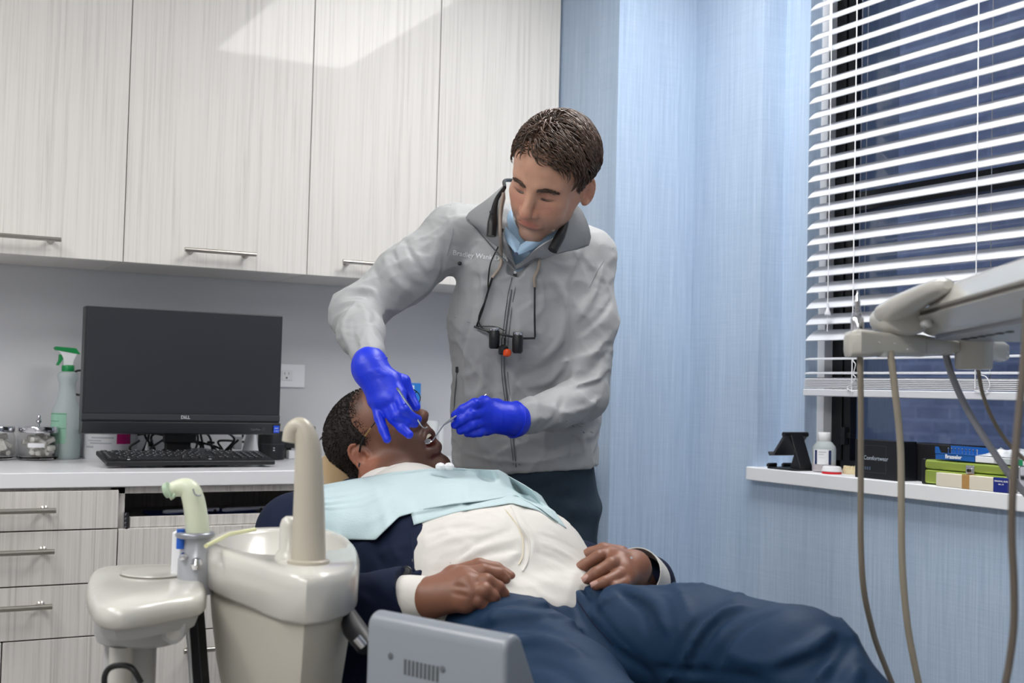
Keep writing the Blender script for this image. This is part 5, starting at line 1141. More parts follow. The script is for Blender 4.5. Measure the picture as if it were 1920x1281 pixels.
for k in (0, 1):
    b = MB(); sec = []
    for t, w_, h_ in ((-.07, .030, .06), (-.02, .038, .075), (.05, .042, .062), (.12, .048, .045), (.17, .042, .035), (.195, .02, .022)):
        sec.append([A(an[k][0], an[k][1], 0) + fwd * t + XR * w_ * math.cos(a) + UP * (h_ * .5 + h_ * .5 * math.sin(a)) for a in np.linspace(0, 2 * PI, 16, endpoint=False)])
    b.loft(sec).build('shoe', M['black'], doc, fixn=True)
# gloves
def hand(lo, hi, h, wrist, palm, fingers, thumb, cuff=None, kp=.010, name='glove', tone=None, rf=1.0, nails=None, folds=()):
    f = Field(lo, hi, h)
    for q, r in palm: f.cap(wrist[0], q, wrist[1], r, .012)
    for i in range(len(palm) - 1): f.cap(palm[i][0], palm[i + 1][0], palm[i][1], palm[i + 1][1], kp)
    for ch, rs in fingers + [thumb]: f.chain(ch, [r * rf for r in rs], .0035)
    if cuff: f.chain(*cuff, .006)
    for op, wd, hg, P in folds: f.fold(P, wd, hg, op)
    return f.mesh(name, 2, tone)
Q = at
QR = lambda x, y, z: at(x, y, z - .05)
wristR = QR(694, 692, 2.425)
pR = [(QR(704, 752, 2.405), .0135), (QR(716, 752, 2.395), .0145), (QR(731, 750, 2.39), .0145), (QR(746, 740, 2.395), .0140), (QR(735, 712, 2.41), .016)]
fR = [([QR(706, 757, 2.405), QR(711, 784, 2.385), QR(719, 806, 2.37), QR(726, 824, 2.36)], [.0120, .0098, .0092, .0080]),
      ([QR(720, 758, 2.395), QR(737, 785, 2.375), QR(754, 803, 2.365), QR(767, 815, 2.36)], [.0125, .0102, .0095, .0085]),
      ([QR(734, 756, 2.39), QR(745, 780, 2.365), QR(762, 792, 2.37), QR(777, 795, 2.385)], [.0125, .0108, .0098, .0082]),
      ([QR(748, 744, 2.39), QR(757, 768, 2.365), QR(771, 782, 2.375), QR(783, 786, 2.39)], [.0128, .0110, .0100, .0085])]
tR = ([QR(722, 705, 2.42), QR(757, 715, 2.42), QR(768, 742, 2.42), QR(780, 763, 2.41)], [.0165, .0130, .0112, .0090])
lo, hi = bounds([p for p, _ in pR] + [q for ch, _ in fR for q in ch] + tR[0] + [wristR], .045)
foldsR = [('add', .0035, .0016, [QR(672 + k * 4, 706 + k * 5, 2.395), QR(700 + k * 4, 694 + k * 5, 2.385), QR(724 + k * 2, 690 + k * 6, 2.39)]) for k in range(3)]
mg = hand(lo, hi, .0020, (wristR, .030), pR, fR, tR, cuff=([QR(693, 682, 2.43), QR(696, 700, 2.42)], [.0345, .0315]), folds=foldsR)
oG1 = link('glove', mg, M['glove'], doc, sharp=None); oG1['label'] = 'blue nitrile glove on the raised hand'
MB().tube([QR(693, 681, 2.43) + (unit(np.cross(unit(QR(696, 700, 2.42) - QR(690, 672, 2.44)), VC)) * math.cos(a) + VC * math.sin(a)) * .0345 for a in np.linspace(0, 2 * PI, 28)], .0022, 8).build('glove_cuff', M['glove'], oG1)
wristL = Q(950, 784, 2.50)
pL = [(Q(908, 757, 2.475), .0145), (Q(902, 772, 2.465), .0150), (Q(905, 789, 2.470), .0150), (Q(912, 803, 2.48), .0135)]
fL = [([Q(912, 757, 2.475), Q(890, 757, 2.445), Q(868, 768, 2.445), Q(853, 779, 2.45)], [.0125, .0110, .0100, .0086]),
      ([Q(906, 773, 2.465), Q(884, 777, 2.440), Q(866, 787, 2.442), Q(853, 797, 2.45)], [.0128, .0112, .0100, .0086]),
      ([Q(908, 790, 2.470), Q(888, 795, 2.445), Q(874, 803, 2.45), Q(863, 808, 2.455)], [.0125, .0108, .0096, .0083]),
      ([Q(914, 803, 2.480), Q(900, 810, 2.460), Q(888, 812, 2.46), Q(876, 813, 2.465)], [.0115, .0098, .0090, .0078])]
tL = ([Q(932, 762, 2.50), Q(905, 757, 2.51), Q(880, 768, 2.50), Q(858, 784, 2.48)], [.0165, .0125, .0110, .0092])
lo, hi = bounds([p for p, _ in pL] + [q for ch, _ in fL for q in ch] + tL[0] + [wristL], .048)
mg = hand(lo, hi, .0020, (wristL, .028), pL, fL, tL, cuff=([Q(964, 787, 2.515), Q(944, 784, 2.498)], [.0370, .0320]), folds=[('add', .003, .0014, [Q(925 + 7 * k, 760, 2.465), Q(930 + 6 * k, 785, 2.462), Q(925 + 7 * k, 808, 2.468)]) for k in range(3)])
oG2 = link('glove', mg, M['glove'], doc, sharp=None); oG2['label'] = 'blue nitrile glove on the hand before the jacket'
axw = unit(Q(964, 787, 2.515) - Q(944, 784, 2.498)); e1 = unit(np.cross(axw, UP)); e2 = np.cross(axw, e1)
MB().tube([Q(964, 787, 2.515) + (e1 * math.cos(a) + e2 * math.sin(a)) * .0368 for a in np.linspace(0, 2 * PI, 28)], .0022, 8).build('glove_cuff', M['glove'], oG2)
# instruments
th = thing('dental_probe', QR(768, 765, 2.38), 'steel dental probe held in the raised gloved hand, its tip in the mouth', 'dental instrument')
a0, a1 = QR(744, 727, 2.345), QR(789, 797, 2.385); d = unit(a1 - a0)
MB().tube([a0, a0 + d * .004, a0 + d * .008, a1 - d * .012, a1], [.0016, .0028, .0024, .0024, .0013], 12).build('probe_handle', M['steel'], th); MB().tube(spline([a1, QR(793, 801, 2.39), QR(797, 803, 2.395), QR(801, 801, 2.40)]), [.0011] * 25, 8).build('probe_tip', M['steel'], th)
th = thing('dental_mirror', Q(870, 775, 2.45), 'steel mouth mirror held by the gloved hand before the grey jacket', 'dental instrument')
a0, a1 = Q(912, 740, 2.485), Q(832, 797, 2.425); d = unit(a1 - a0)
MB().tube([a0, a0 + d * .003, a0 + d * .10, a1 - d * .01, a1], [.0020, .0030, .0027, .0024, .0013], 12).build('mirror_handle', M['steel'], th)
m2_ = Q(806, 828, 2.40); MB().tube([a1, m2_ + VR * .004], .0012, 8).build('mirror_shank', M['steel'], th); MB().lathe(m2_ - VR * .004, [(.007, -.001), (.008, 0), (.007, .001)], 20, lambda q: unit(vv(.9, .2, .2)) * q[0] + unit(vv(-.1, .5, -.8)) * q[1] + unit(vv(-.3, .75, .5)) * q[2]).build('mirror_head', M['chrome'], th, fixn=True)
# headset neckband
th = thing('neckband_headset', Q(1000, 400, 2.6), 'black neckband headset resting around the neck of the dentist', 'headset')
for pts, rs in (([(946, 352, 2.585), (933, 372, 2.575), (926, 395, 2.565), (923, 418, 2.555), (921, 443, 2.55)], [.004, .0055, .0068, .0105, .0105]), ([(1058, 380, 2.60), (1064, 398, 2.59), (1060, 420, 2.575), (1050, 443, 2.562), (1036, 470, 2.55)], [.0045, .0055, .0070, .0110, .0105])):
    P = spline([at(*q) for q in pts], 6); MB().tube(P, list(np.interp(np.linspace(0, 1, len(P)), np.linspace(0, 1, len(rs)), rs)), 16).build('headset_arm', M['black'], th)
P = spline([at(946, 352, 2.585), at(950, 338, 2.66), at(1000, 345, 2.76), at(1050, 362, 2.70), at(1058, 380, 2.60)], 8); MB().tube(P, .004, 10).build('neck_band', M['black'], th)
MB().lathe(at(921, 398, 2.553), [(.004, 0), (.004, .0015), (.003, .002)], 14, lambda q: VR * q[0] + VU * q[1] + VC * q[2]).build('headset_button', M['chin'], th, fixn=True)
# loupes hanging on their temples and cord
th = thing('surgical_loupes', Q(950, 640, 2.58), 'black surgical loupes with an orange lamp filter hanging on the grey jacket', 'loupes')
tan = mat('strap_tan', 'a3968a', .55)
jz = lambda x, y, o=.006: onJ(x, y, o)
MB().tube(spline([at(944, 362, 2.57), at(938, 395, 2.56), at(938, 440, 2.55), jz(942, 480, .012), jz(939, 500, .008), jz(925, 521, .006)], 6), .0036, 10).build('strap', tan, th)
MB().tube(spline([at(1058, 388, 2.585), at(1036, 428, 2.56), jz(1022, 460, .016), jz(1008, 500, .008), jz(1003, 520, .006), jz(1003, 537, .006)], 6), .0036, 10).build('strap', tan, th)
MB().tube([at(1032, 426, 2.555), at(1040, 421, 2.556), at(1036, 434, 2.552)], .0045, 10).build('strap_clip', tan, th)
MB().tube(spline([jz(925, 520), jz(912, 552), jz(905, 580), jz(896, 612)], 5), .0022, 8).build('temple', M['black'], th); MB().tube([jz(1003, 536), jz(1003, 590), jz(1003, 630)], .0020, 8).build('temple', M['black'], th)
MB().tube(spline([at(943, 430, 2.545), jz(938, 462, .01), jz(922, 495, .008), jz(920, 525, .008), jz(912, 552, .01), jz(902, 590, .012), jz(905, 608, .014), jz(920, 622, .018), jz(940, 632, .03)], 6), .0016, 8).build('cord', M['black'], th)
MB().tube(spline([jz(893, 612, .008), jz(915, 618, .016), jz(945, 624, .024), jz(975, 630, .018), jz(1003, 631, .008)], 6), .0024, 8).tube(spline([jz(896, 611, .006), jz(930, 612, .008), jz(950, 618, .02)], 5), .0010, 6).build('frame', M['black'], th)
for x, y in ((932, 620), (974, 627)):
    p = jz(x, y, .022); MB().lathe(p - UP * .036 + VC * .002, [(.0085, 0), (.0112, .004), (.0118, .030), (.0105, .038)], 22).build('loupe_barrel', M['black'], th); MB().lathe(p + UP * .002 + VC * .002, [(.0095, 0), (.0105, .002), (.0105, .006), (.008, .008)], 22).build('loupe_eyepiece', M['chrome'], th)
p = jz(950, 632, .026); MB().tube([p, p - UP * .014 + VC * .004], .0045, 10).build('lamp_mount', M['black'], th); MB().lathe(p - UP * .034 + VC * .004, [(.009, 0), (.0105, .004), (.0105, .016), (.006, .020)], 18).build('lamp_housing', M['black'], th)
MB().lathe(p - UP * .030 + VC * .010 + VR * .008, [(.0008, -.009), (.008, -.006), (.0095, 0), (.008, .006), (.0008, .009)], 16).build('orange_filter', mat('filter_orange', 'e04a10', .25), th)
# ================================================================ the patient
M['skin_p'] = skin('skin_deep', '7d5543', .48, .05); M['suit'] = fabric('suit_navy', '101a33', .85, .15); M['trouser_p'] = fabric('trousers_blue', '16304c', .65, .12); M['shirt_w'] = fabric('shirt_white', 'd6d3ce', .6, .08)
pat = thing('person', at(1000, 1160, 2.0), 'reclining man in a navy suit jacket and white shirt with his mouth open', 'person')
sideP = unit(vv(.84, 0, -.54)); upP = UP
LPt, UPt, FPt = A(.174, .088, -.981), A(-.71, .701, -.063), A(.682, .708, .184)
yw = .26; LPt, FPt = LPt * math.cos(yw) + FPt * math.sin(yw), FPt * math.cos(yw) - LPt * math.sin(yw)
HP = [toW(LPt), toW(UPt), toW(FPt)]; sP = .99; cP = at(709, 817, 2.49) 
MO = .031
fP, WP = head_field(HP, cP, sP, .0020, jaw=MO, mouth=1.0, nose=1.35, lips=1.45, ears=1.05, full=.006, crown=.86)
neckP = at(735, 930, 2.42)
fP.cap(WP(0, -.05, -.025), neckP, .062 * sP, .066, .02); fP.cap(WP(0, -.10, .03), neckP + VU * .02, .03, .05, .03)
def toneP(V):
    x, y, z = local(V, HP, cP, sP); t = np.ones((len(V), 3)) * A(1.02, 1, 1)
    lipb = np.exp(-((x / .03) ** 4)) * (z > .062) * np.exp(-(((y + .086 + MO * .35) / (.030)) ** 4)); t *= 1 - (lipb * .5)[:, None] * A(.1, .35, .3)
    bd = np.clip((-.035 - y) / .025, 0, 1); t *= 1 - bd[:, None] * A(.38, .36, .34)
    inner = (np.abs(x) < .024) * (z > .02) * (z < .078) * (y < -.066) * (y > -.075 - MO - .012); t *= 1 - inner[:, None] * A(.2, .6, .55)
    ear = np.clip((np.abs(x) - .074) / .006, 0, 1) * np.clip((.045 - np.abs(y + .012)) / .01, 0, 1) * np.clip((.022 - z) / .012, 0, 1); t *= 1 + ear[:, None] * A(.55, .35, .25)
    sc = np.clip((y - .045) / .02, 0, 1) * (z < .06) + np.clip((.0 - z) / .02, 0, 1) * (y > -.03) * (np.abs(x) < .073); t *= 1 - np.clip(sc, 0, 1)[:, None] * A(.5, .5, .5)
    return t
headP = fP.mesh('head', 2, toneP)
# joints
J = dict(S=at(762, 985, 2.37), P=at(985, 1185, 2.02), shR=at(556, 1005, 2.22), elR=at(566, 1165, 2.04), wrR=at(806, 1122, 1.925), shL=at(952, 972, 2.48), elL=at(1222, 1130, 2.26), wrL=at(1190, 1072, 2.05))
def skinfield():
    f = Field(*bounds([J[k] for k in J] + [at(1000, 1200, 1.9)], .18), .009)
    f.ecap(J['S'], J['P'], (.15, .075), (.14, .075), sideP, .04); f.cap(neckP, J['S'], .062, .07, .03)
    f.chain([J['S'], J['shR'], J['elR'], J['wrR']], [.06, .05, .04, .026], .02); f.chain([J['S'] - UP * .03, J['shL'] - UP * .02, J['elL'] - UP * .01, J['wrL']], [.04, .03, .03, .026], .01); return f
# hands of the patient (bare)
toneH = lambda V: np.ones((len(V), 3)) * A(1.12, 1.08, 1.05)
wR = Q(806, 1122, 1.925)
pR = [(Q(868, 1083, 1.925), .0165), (Q(878, 1096, 1.905), .0170), (Q(880, 1112, 1.895), .0165), (Q(874, 1127, 1.895), .0160), (Q(850, 1078, 1.945), .014)]
fR = [([Q(872, 1080, 1.925), Q(906, 1071, 1.925), Q(935, 1076, 1.93), Q(948, 1086, 1.93)], [.0140, .0115, .0100, .0085]),
      ([Q(882, 1094, 1.905), Q(912, 1090, 1.900), Q(934, 1102, 1.905), Q(945, 1114, 1.91)], [.0145, .0120, .0105, .0090]),
      ([Q(884, 1110, 1.895), Q(908, 1108, 1.885), Q(924, 1119, 1.89), Q(932, 1130, 1.90)], [.0140, .0118, .0102, .0088]),
      ([Q(876, 1126, 1.895), Q(896, 1126, 1.885), Q(908, 1136, 1.89), Q(914, 1144, 1.90)], [.0125, .0105, .0092, .0080])]
tR = ([Q(845, 1082, 1.95), Q(898, 1062, 1.96), Q(930, 1068, 1.96), Q(956, 1082, 1.955)], [.0165, .0130, .0118, .0098])
lo, hi = bounds([p for p, _ in pR] + [q for ch, _ in fR for q in ch] + tR[0] + [wR], .04)
foldH = [('sub', .004, .0020, [Q(846, 1098, 1.895), Q(880, 1103, 1.875)]), ('sub', .004, .0020, [Q(846, 1112, 1.888), Q(880, 1119, 1.87)])]
handR = hand(lo, hi, .0020, (wR, .0265), pR, fR, tR, folds=foldH, name='hand', tone=toneH)
wL = Q(1186, 1066, 2.050)
pL = [(Q(1146, 1042, 2.060), .0150), (Q(1162, 1054, 2.030), .0155), (Q(1168, 1070, 2.012), .0150), (Q(1176, 1082, 2.005), .0140)]
fL = [([Q(1146, 1040, 2.060), Q(1122, 1044, 2.040), Q(1096, 1060, 2.030), Q(1076, 1071, 2.03)], [.0130, .0108, .0098, .0085]),
      ([Q(1164, 1054, 2.030), Q(1146, 1058, 2.000), Q(1118, 1075, 1.985), Q(1101, 1086, 1.985)], [.0135, .0112, .0102, .0090]),
      ([Q(1170, 1072, 2.012), Q(1158, 1080, 1.985), Q(1134, 1092, 1.965), Q(1117, 1098, 1.965)], [.0130, .0105, .0096, .0085]),
      ([Q(1178, 1084, 2.005), Q(1170, 1094, 1.98), Q(1154, 1101, 1.965), Q(1141, 1104, 1.965)], [.0118, .0096, .0088, .0078])]
tL = ([Q(1164, 1040, 2.075), Q(1132, 1031, 2.085), Q(1108, 1038, 2.085), Q(1092, 1044, 2.08)], [.0155, .0120, .0108, .0090])
lo, hi = bounds([p for p, _ in pL] + [q for ch, _ in fL for q in ch] + tL[0] + [wL], .04)
handL = hand(lo, hi, .0020, (wL, .0265), pL, fL, tL, name='hand', tone=toneH)
bodyP = merge('body', [headP, skinfield().mesh('core', 1, white1), handR, handL])
oP = link('body', bodyP, M['skin_p'], pat, sharp=None)
M['nail'] = mat('nail_pink', 'b58c80', .25)
for c, w_ in ((fL[0][0][3], .0078), (fL[1][0][3], .0082), (fL[2][0][3], .0070)):
    ax1 = unit(c - (fL[0][0][2] if c is fL[0][0][3] else fL[1][0][2] if c is fL[1][0][3] else fL[2][0][2])); nn_ = unit(UP * .75 + VC * .65); nn_ = unit(nn_ - ax1 * np.dot(nn_, ax1)); s_ = np.cross(ax1, nn_)
    MB().sheet([[c + ax1 * (a * .0062 + .0015) + s_ * (b_ * w_ * .62) + nn_ * (.0088 - .0025 * b_ * b_ - .0018 * max(0, a) ** 2) for b_ in np.linspace(-1, 1, 7)] for a in np.linspace(-1, 1, 7)], .0006).build('fingernail', M['nail'], pat, fixn=True)
# teeth and tongue
M['tooth'] = mat('tooth_ivory', 'e9dfc8', .25); M['gum'] = mat('gum_dark', '6d2f2c', .4)
for up_, ys, zz_ in ((1, -.0705, 0), (-1, -.0760 - MO, -.009)):
    for k in range(10):
        a = -1.25 + 2.5 * k / 9; c = WP(.0245 * math.sin(a), ys, .0625 + .0210 * math.cos(a) + zz_)
        d1 = unit(HP[0] * math.cos(a) - HP[2] * math.sin(a)); d2 = unit(HP[0] * math.sin(a) + HP[2] * math.cos(a)); hgt = .0085 if up_ > 0 else .0055
        MB().loft([[c + d1 * (.0037 * s_ * x_) + d2 * (.0026 * s_ * y_) - HP[1] * (h_ * up_) for x_, y_ in rrect(-1, -1, 1, 1, .6, 3)] for h_, s_ in ((-.001, .8), (.001, 1), (hgt * .8, .95), (hgt, .7))]).build('tooth', M['tooth'], oP, fixn=True)
ft_ = Field(*bounds([WP(a, -.085 - MO * .6, b) for a in (-.03, .03) for b in (.0, .085)], .015), .0025); ft_.ell(WP(0, -.082 - MO * .75, .050), A(.017, .007, .028) * sP, np.array(HP), 0)
link('tongue', ft_.mesh('tongue', 2), mat('tongue_rose', '8a4644', .35), oP, sharp=None)
# hair
M['hair_p'] = mat('hair_black', '231b18', .75)
hq = Field(*bounds([WP(a, b, d) for a in (-.1, .1) for b in (-.09, .15) for d in (-.13, .1)], 0), .0028)
hq.ell(WP(0, .027, -.013), A(.0785, .0785, .1005) * sP, np.array(HP), 0); hq.ell(WP(0, -.03, -.045), A(.066, .07, .066) * sP, np.array(HP), .01)
hq.ell(WP(0, -.058, .099), A(.076, .092, .036) * sP, np.array(HP), .006, 'sub'); hq.ell(WP(0, -.11, .02), A(.12, .085, .10) * sP, np.array(HP), .01, 'sub')
for sx in (-1, 1): hq.ell(WP(sx * .084, -.018, -.004), A(.02, .034, .024) * sP, np.array(HP), .004, 'sub')
oh = link('hair', (hm := hq.mesh('hair', 1)), M['hair_p'], pat, sharp=None)
r_ = np.random.default_rng(3); b = MB(); vs = [np.array(v.co) + origin(pat) for v in hm.vertices]; ns = [np.array(v.normal) for v in hm.vertices]
for i in r_.choice(len(vs), 9000):
    p, n = vs[i], ns[i]; t1 = unit(np.cross(n, r_.normal(size=3))); b.tube([p, p + n * .0018 + t1 * .0016, p + n * .0032 - t1 * .0006], [.0009, .0009, .0004], 3, cap=False)
setp(b.build('hair_curls', M['hair_p'], oh, sharp=None), kind='stuff')
# shirt
def shirtP(f):
    f.ecap(at(765, 985, 2.36), at(870, 1040, 2.20), (.165, .100), (.170, .125), sideP, .03); f.ecap(at(870, 1040, 2.20), at(935, 1085, 2.10), (.170, .125), (.170, .128), sideP, .03)
    f.ecap(at(935, 1085, 2.10), at(995, 1165, 2.02), (.170, .128), (.165, .105), sideP, .03); f.cap(neckP, at(762, 950, 2.37), .066, .09, .03)
    f.cap(WP(0, -.07, -.01), neckP - HP[1] * .045, .055, .06, .004, 'sub')
FS = [('sub', .005, .005, [(950, 955), (965, 985), (985, 1010), (983, 1045), (975, 1062)]), ('add', .006, .004, [(960, 950), (978, 980), (998, 1010), (996, 1050)]),
      ('sub', .005, .004, [(860, 1045), (910, 1010), (960, 995)]), ('add', .005, .004, [(850, 1060), (900, 1030), (970, 1010)]), ('sub', .005, .004, [(845, 1085), (900, 1045), (965, 1030)]), ('add', .005, .004, [(925, 1065), (950, 1045), (975, 1035)]),
      ('add', .004, .004, [(940, 1070), (952, 1055), (968, 1042)]), ('sub', .004, .003, [(1010, 1000), (1050, 1015), (1080, 1030)]), ('add', .005, .003, [(1010, 1015), (1045, 1030), (1075, 1045)]), ('sub', .005, .003, [(1005, 1035), (1035, 1045), (1065, 1060)]),
      ('sub', .006, .003, [(800, 1000), (850, 990), (900, 985)]), ('add', .006, .003, [(800, 1030), (850, 1010), (920, 1000)])]
lo, hi = bounds([at(600, 900, 2.5), at(1120, 1180, 2.3), at(760, 1200, 2.0), at(1000, 1280, 1.9), at(930, 930, 2.2), at(900, 880, 2.6)], .05)
msP = garment(lo, hi, .0045, shirtP, [(a, b * .85, c * 1.2, d) for a, b, c, d in FS], 1, rum=[(21, .07, .0045, 3.5), (8, .035, .0015, 3)], name='shirt')
# jacket (open down the front)
SL = [at(556, 1000, 2.22), at(566, 1160, 2.04), at(655, 1142, 1.99), at(762, 1112, 1.945)]
def suitP(f):
    f.ecap(at(745, 975, 2.40), at(870, 1045, 2.20), (.195, .104), (.188, .128), sideP, .03); f.ecap(at(870, 1045, 2.20), at(960, 1120, 2.07), (.190, .132), (.190, .128), sideP, .03)
    f.chain([at(700, 975, 2.34)] + SL[:2], [.075, .070, .066], .03); f.chain(SL[1:], [.064, .054, .045], .02)
    f.chain([at(860, 950, 2.45), at(952, 978, 2.46), at(1085, 1068, 2.33), at(1222, 1122, 2.24)], [.070, .055, .048, .048], .03); f.cap(at(1222, 1118, 2.24), at(1214, 1092, 2.14), .050, .050, .01)
    f.chain([at(640, 1130, 2.12), at(650, 1290, 2.0)], [.06, .05], .02)
    ax = unit(at(960, 1120, 2.07) - at(745, 975, 2.40)); off = UP * .115
    f.ecap(at(790, 975, 2.36) + off, at(1010, 1150, 2.0) + off, (.105, .115), (.150, .115), sideP, .006, 'sub')
    f.cap(neckP + VU * .06, at(770, 940, 2.35) + VU * .05, .09, .09, .01, 'sub'); f.cap(WP(0, -.07, -.01), neckP - HP[1] * .02, .07, .075, .004, 'sub')
    n_ = unit(SL[3] - SL[2]); e1 = unit(np.cross(n_, UP)); f.ell(SL[3] + n_ * .040, (.044, .06, .06), [n_, e1, np.cross(n_, e1)], .002, 'sub')
    n2 = unit(at(1190, 1072, 2.05) - at(1222, 1118, 2.24)); e1 = unit(np.cross(n2, UP)); f.ell(at(1214, 1092, 2.14) + n2 * .05, (.03, .065, .065), [n2, e1, np.cross(n2, e1)], .002, 'sub')
lo, hi = bounds([at(480, 900, 2.4), at(1120, 900, 2.6), at(760, 1200, 2.0), at(600, 1320, 1.9), at(1250, 1130, 2.1), at(500, 1200, 2.0), at(930, 930, 2.2), at(1240, 1130, 2.3)], .04)
FPj = [('sub', .007, .006, [(700, 1030), (720, 1060), (730, 1090)]), ('add', .007, .005, [(735, 1000), (742, 1040), (748, 1075)]), ('add', .008, .006, [(660, 1120), (690, 1128), (700, 1150)]), ('sub', .006, .005, [(690, 1110), (715, 1125), (715, 1145)]), ('sub', .008, .006, [(560, 950), (540, 965), (525, 990)])]
mjP = garment(lo, hi, .0048, suitP, FPj, 2, rum=[(31, .11, .006, 3)], name='suit_jacket')
# trousers
TN = [at(935, 1215, 1.94), at(1060, 1318, 1.73), at(1175, 1425, 1.52), at(1290, 1640, 1.42)]
TF = [at(1095, 1205, 2.04), at(1320, 1212, 1.83), at(1500, 1248, 1.68), at(1660, 1405, 1.55), at(1850, 1600, 1.44)]
def trouP(f):
    f.ecap(at(985, 1182, 2.05), at(1015, 1215, 1.99), (.172, .112), (.160, .105), sideP, .02)
    f.chain(TN, [.098, .094, .078, .060], .02); f.chain(TF, [.098, .086, .080, .066, .056], .02)
    n_ = unit(at(935, 1085, 2.10) - at(995, 1165, 2.02)); f.half(at(972, 1105, 2.06) , n_, .004)
FT = [('sub', .010, .012, [(1012, 1100), (1070, 1120), (1100, 1165), (1150, 1220), (1210, 1262)]), ('sub', .007, .008, [(905, 1140), (960, 1130), (1010, 1135), (1055, 1148)]), ('sub', .009, .011, [(880, 1190), (940, 1172), (1010, 1172), (1070, 1190)]), ('add', .010, .007, [(900, 1160), (960, 1150), (1020, 1155), (1080, 1175)]),
      ('add', .012, .008, [(960, 1205), (1020, 1200), (1090, 1225)]), ('sub', .008, .007, [(990, 1240), (1040, 1250), (1090, 1281)]), ('sub', .007, .008, [(1030, 1060), (1050, 1085), (1060, 1100)]), ('add', .006, .004, [(1005, 1058), (1022, 1075), (1035, 1095)]),
      ('sub', .009, .010, [(1150, 1100), (1110, 1125), (1095, 1150)]), ('sub', .008, .009, [(1370, 1128), (1310, 1165), (1275, 1225), (1262, 1250)]), ('sub', .008, .009, [(1420, 1135), (1350, 1165), (1310, 1215), (1300, 1245)]), ('sub', .008, .009, [(1450, 1145), (1390, 1175), (1350, 1225), (1335, 1250)]),
      ('add', .008, .006, [(1395, 1130), (1330, 1165), (1293, 1225)]), ('sub', .009, .012, [(1580, 1195), (1545, 1230), (1500, 1245), (1460, 1262)]), ('add', .010, .009, [(1560, 1185), (1520, 1215), (1470, 1235)]), ('sub', .008, .010, [(1600, 1200), (1575, 1240), (1560, 1275)]), ('add', .009, .007, [(1630, 1215), (1610, 1250), (1600, 1281)]),
      ('sub', .007, .006, [(1160, 1110), (1200, 1140), (1210, 1180)]), ('add', .009, .006, [(1180, 1105), (1230, 1130), (1250, 1180)]), ('sub', .006, .006, [(1095, 1100), (1120, 1150), (1160, 1200), (1205, 1240)]), ('sub', .007, .007, [(1230, 1255), (1320, 1262), (1420, 1275)])]
lo, hi = bounds(TN[:3] + [TN[3]] + TF + [at(985, 1060, 2.1)], .13)
mtP = garment(lo, hi, .0048, trouP, [(a, b * .85, c * 2.5, d) for a, b, c, d in FT], 1, rum=[(41, .10, .013, 3.5)], name='trousers')
treeB = bvh(msP, mjP); treeT = bvh(mtP); treeJp = bvh(mjP); treeSp = bvh(msP)
osP = link('shirt', msP, M['shirt_w'], pat, sharp=None); ojP = link('suit_jacket', mjP, M['suit'], pat, sharp=None); otP = link('trousers', mtP, M['trouser_p'], pat, sharp=None)
def line_on(tree, pts, r, name, m, par, off=.0006):
    P = [hit(tree, x, y, off) for x, y in pts]; P = [q for q in P if q is not None]
    if len(P) > 1: return MB().tube(spline(P, 6), r, 6).build(name, m, par)
line_on(treeSp, [(958, 950), (975, 985), (992, 1015), (990, 1050), (980, 1072)], .0016, 'placket', M['shirt_w'], osP); line_on(treeSp, [(932, 945), (955, 965), (978, 1003), (980, 1040), (972, 1060)], .0012, 'placket', mat('placket_cream', 'd9cfb8', .7), osP)  # white placket edge with a thinner cream line beside it
line_on(treeT, [(1068, 1100), (1085, 1130), (1110, 1165), (1150, 1210)], .0012, 'seam', M['suit'], otP); line_on(treeT, [(985, 1068), (1005, 1056), (1022, 1070), (1035, 1092), (1045, 1100)], .0016, 'fly_flap', M['trouser_p'], otP); line_on(treeT, [(1045, 1058), (1080, 1078), (1110, 1100)], .0012, 'waistband', M['trouser_p'], otP)
line_on(treeJp, [(772, 1000), (775, 1040), (776, 1072)], .0016, 'front_edge', M['suit'], ojP)
p = hit(treeJp, 760, 1071, .002)
if p is not None: MB().lathe(p, [(.0085, -.001), (.0085, .0015), (.0070, .0025), (.0060, .0015), (.001, .0012)], 18, lambda q: VR * q[0] + unit(VU * .8 - VC * .6) * q[1] + unit(VC * .8 + VU * .6) * q[2]).build('jacket_button', M['black'], ojP, fixn=True)
# shirt cuffs
def cuff(c0, c1, r0, r1, name='shirt_cuff', el=1.0, wall=.003):
    n_ = unit(c1 - c0); e1 = unit(np.cross(n_, VC)); e2 = np.cross(n_, e1); rg = lambda c, r: [c + e1 * r * math.cos(a) + e2 * r * el * math.sin(a) for a in np.linspace(0, 2 * PI, 36, endpoint=False)]
    return MB().loft([rg(c0, r0), rg(c0 * .5 + c1 * .5, (r0 + r1) / 2 + .001), rg(c1, r1), rg(c1, r1 - wall), rg(c0 * .6 + c1 * .4, r0 - wall - .004)], cap=False).build(name, M['shirt_w'], osP, fixn=True, sharp=60)
cuff(at(742, 1122, 1.955), at(802, 1122, 1.930), .0365, .0345); cuff(at(1212, 1092, 2.13), at(1192, 1074, 2.072), .044, .044, wall=.0015)
# collar of the shirt round the neck
nb = neckP; axn = unit(WP(0, -.06, -.02) - nb); e1 = unit(np.cross(axn, HP[2])); e2 = np.cross(axn, e1)
g = []
for a in np.linspace(0, 2 * PI, 40): g.append([nb + axn * (-.03 + .035 * v) + (e1 * math.cos(a) + e2 * math.sin(a)) * (.080 - .004 * v) for v in (0, .5, 1)])
MB().sheet(g, .0025).build('shirt_collar', M['shirt_w'], osP, fixn=True)
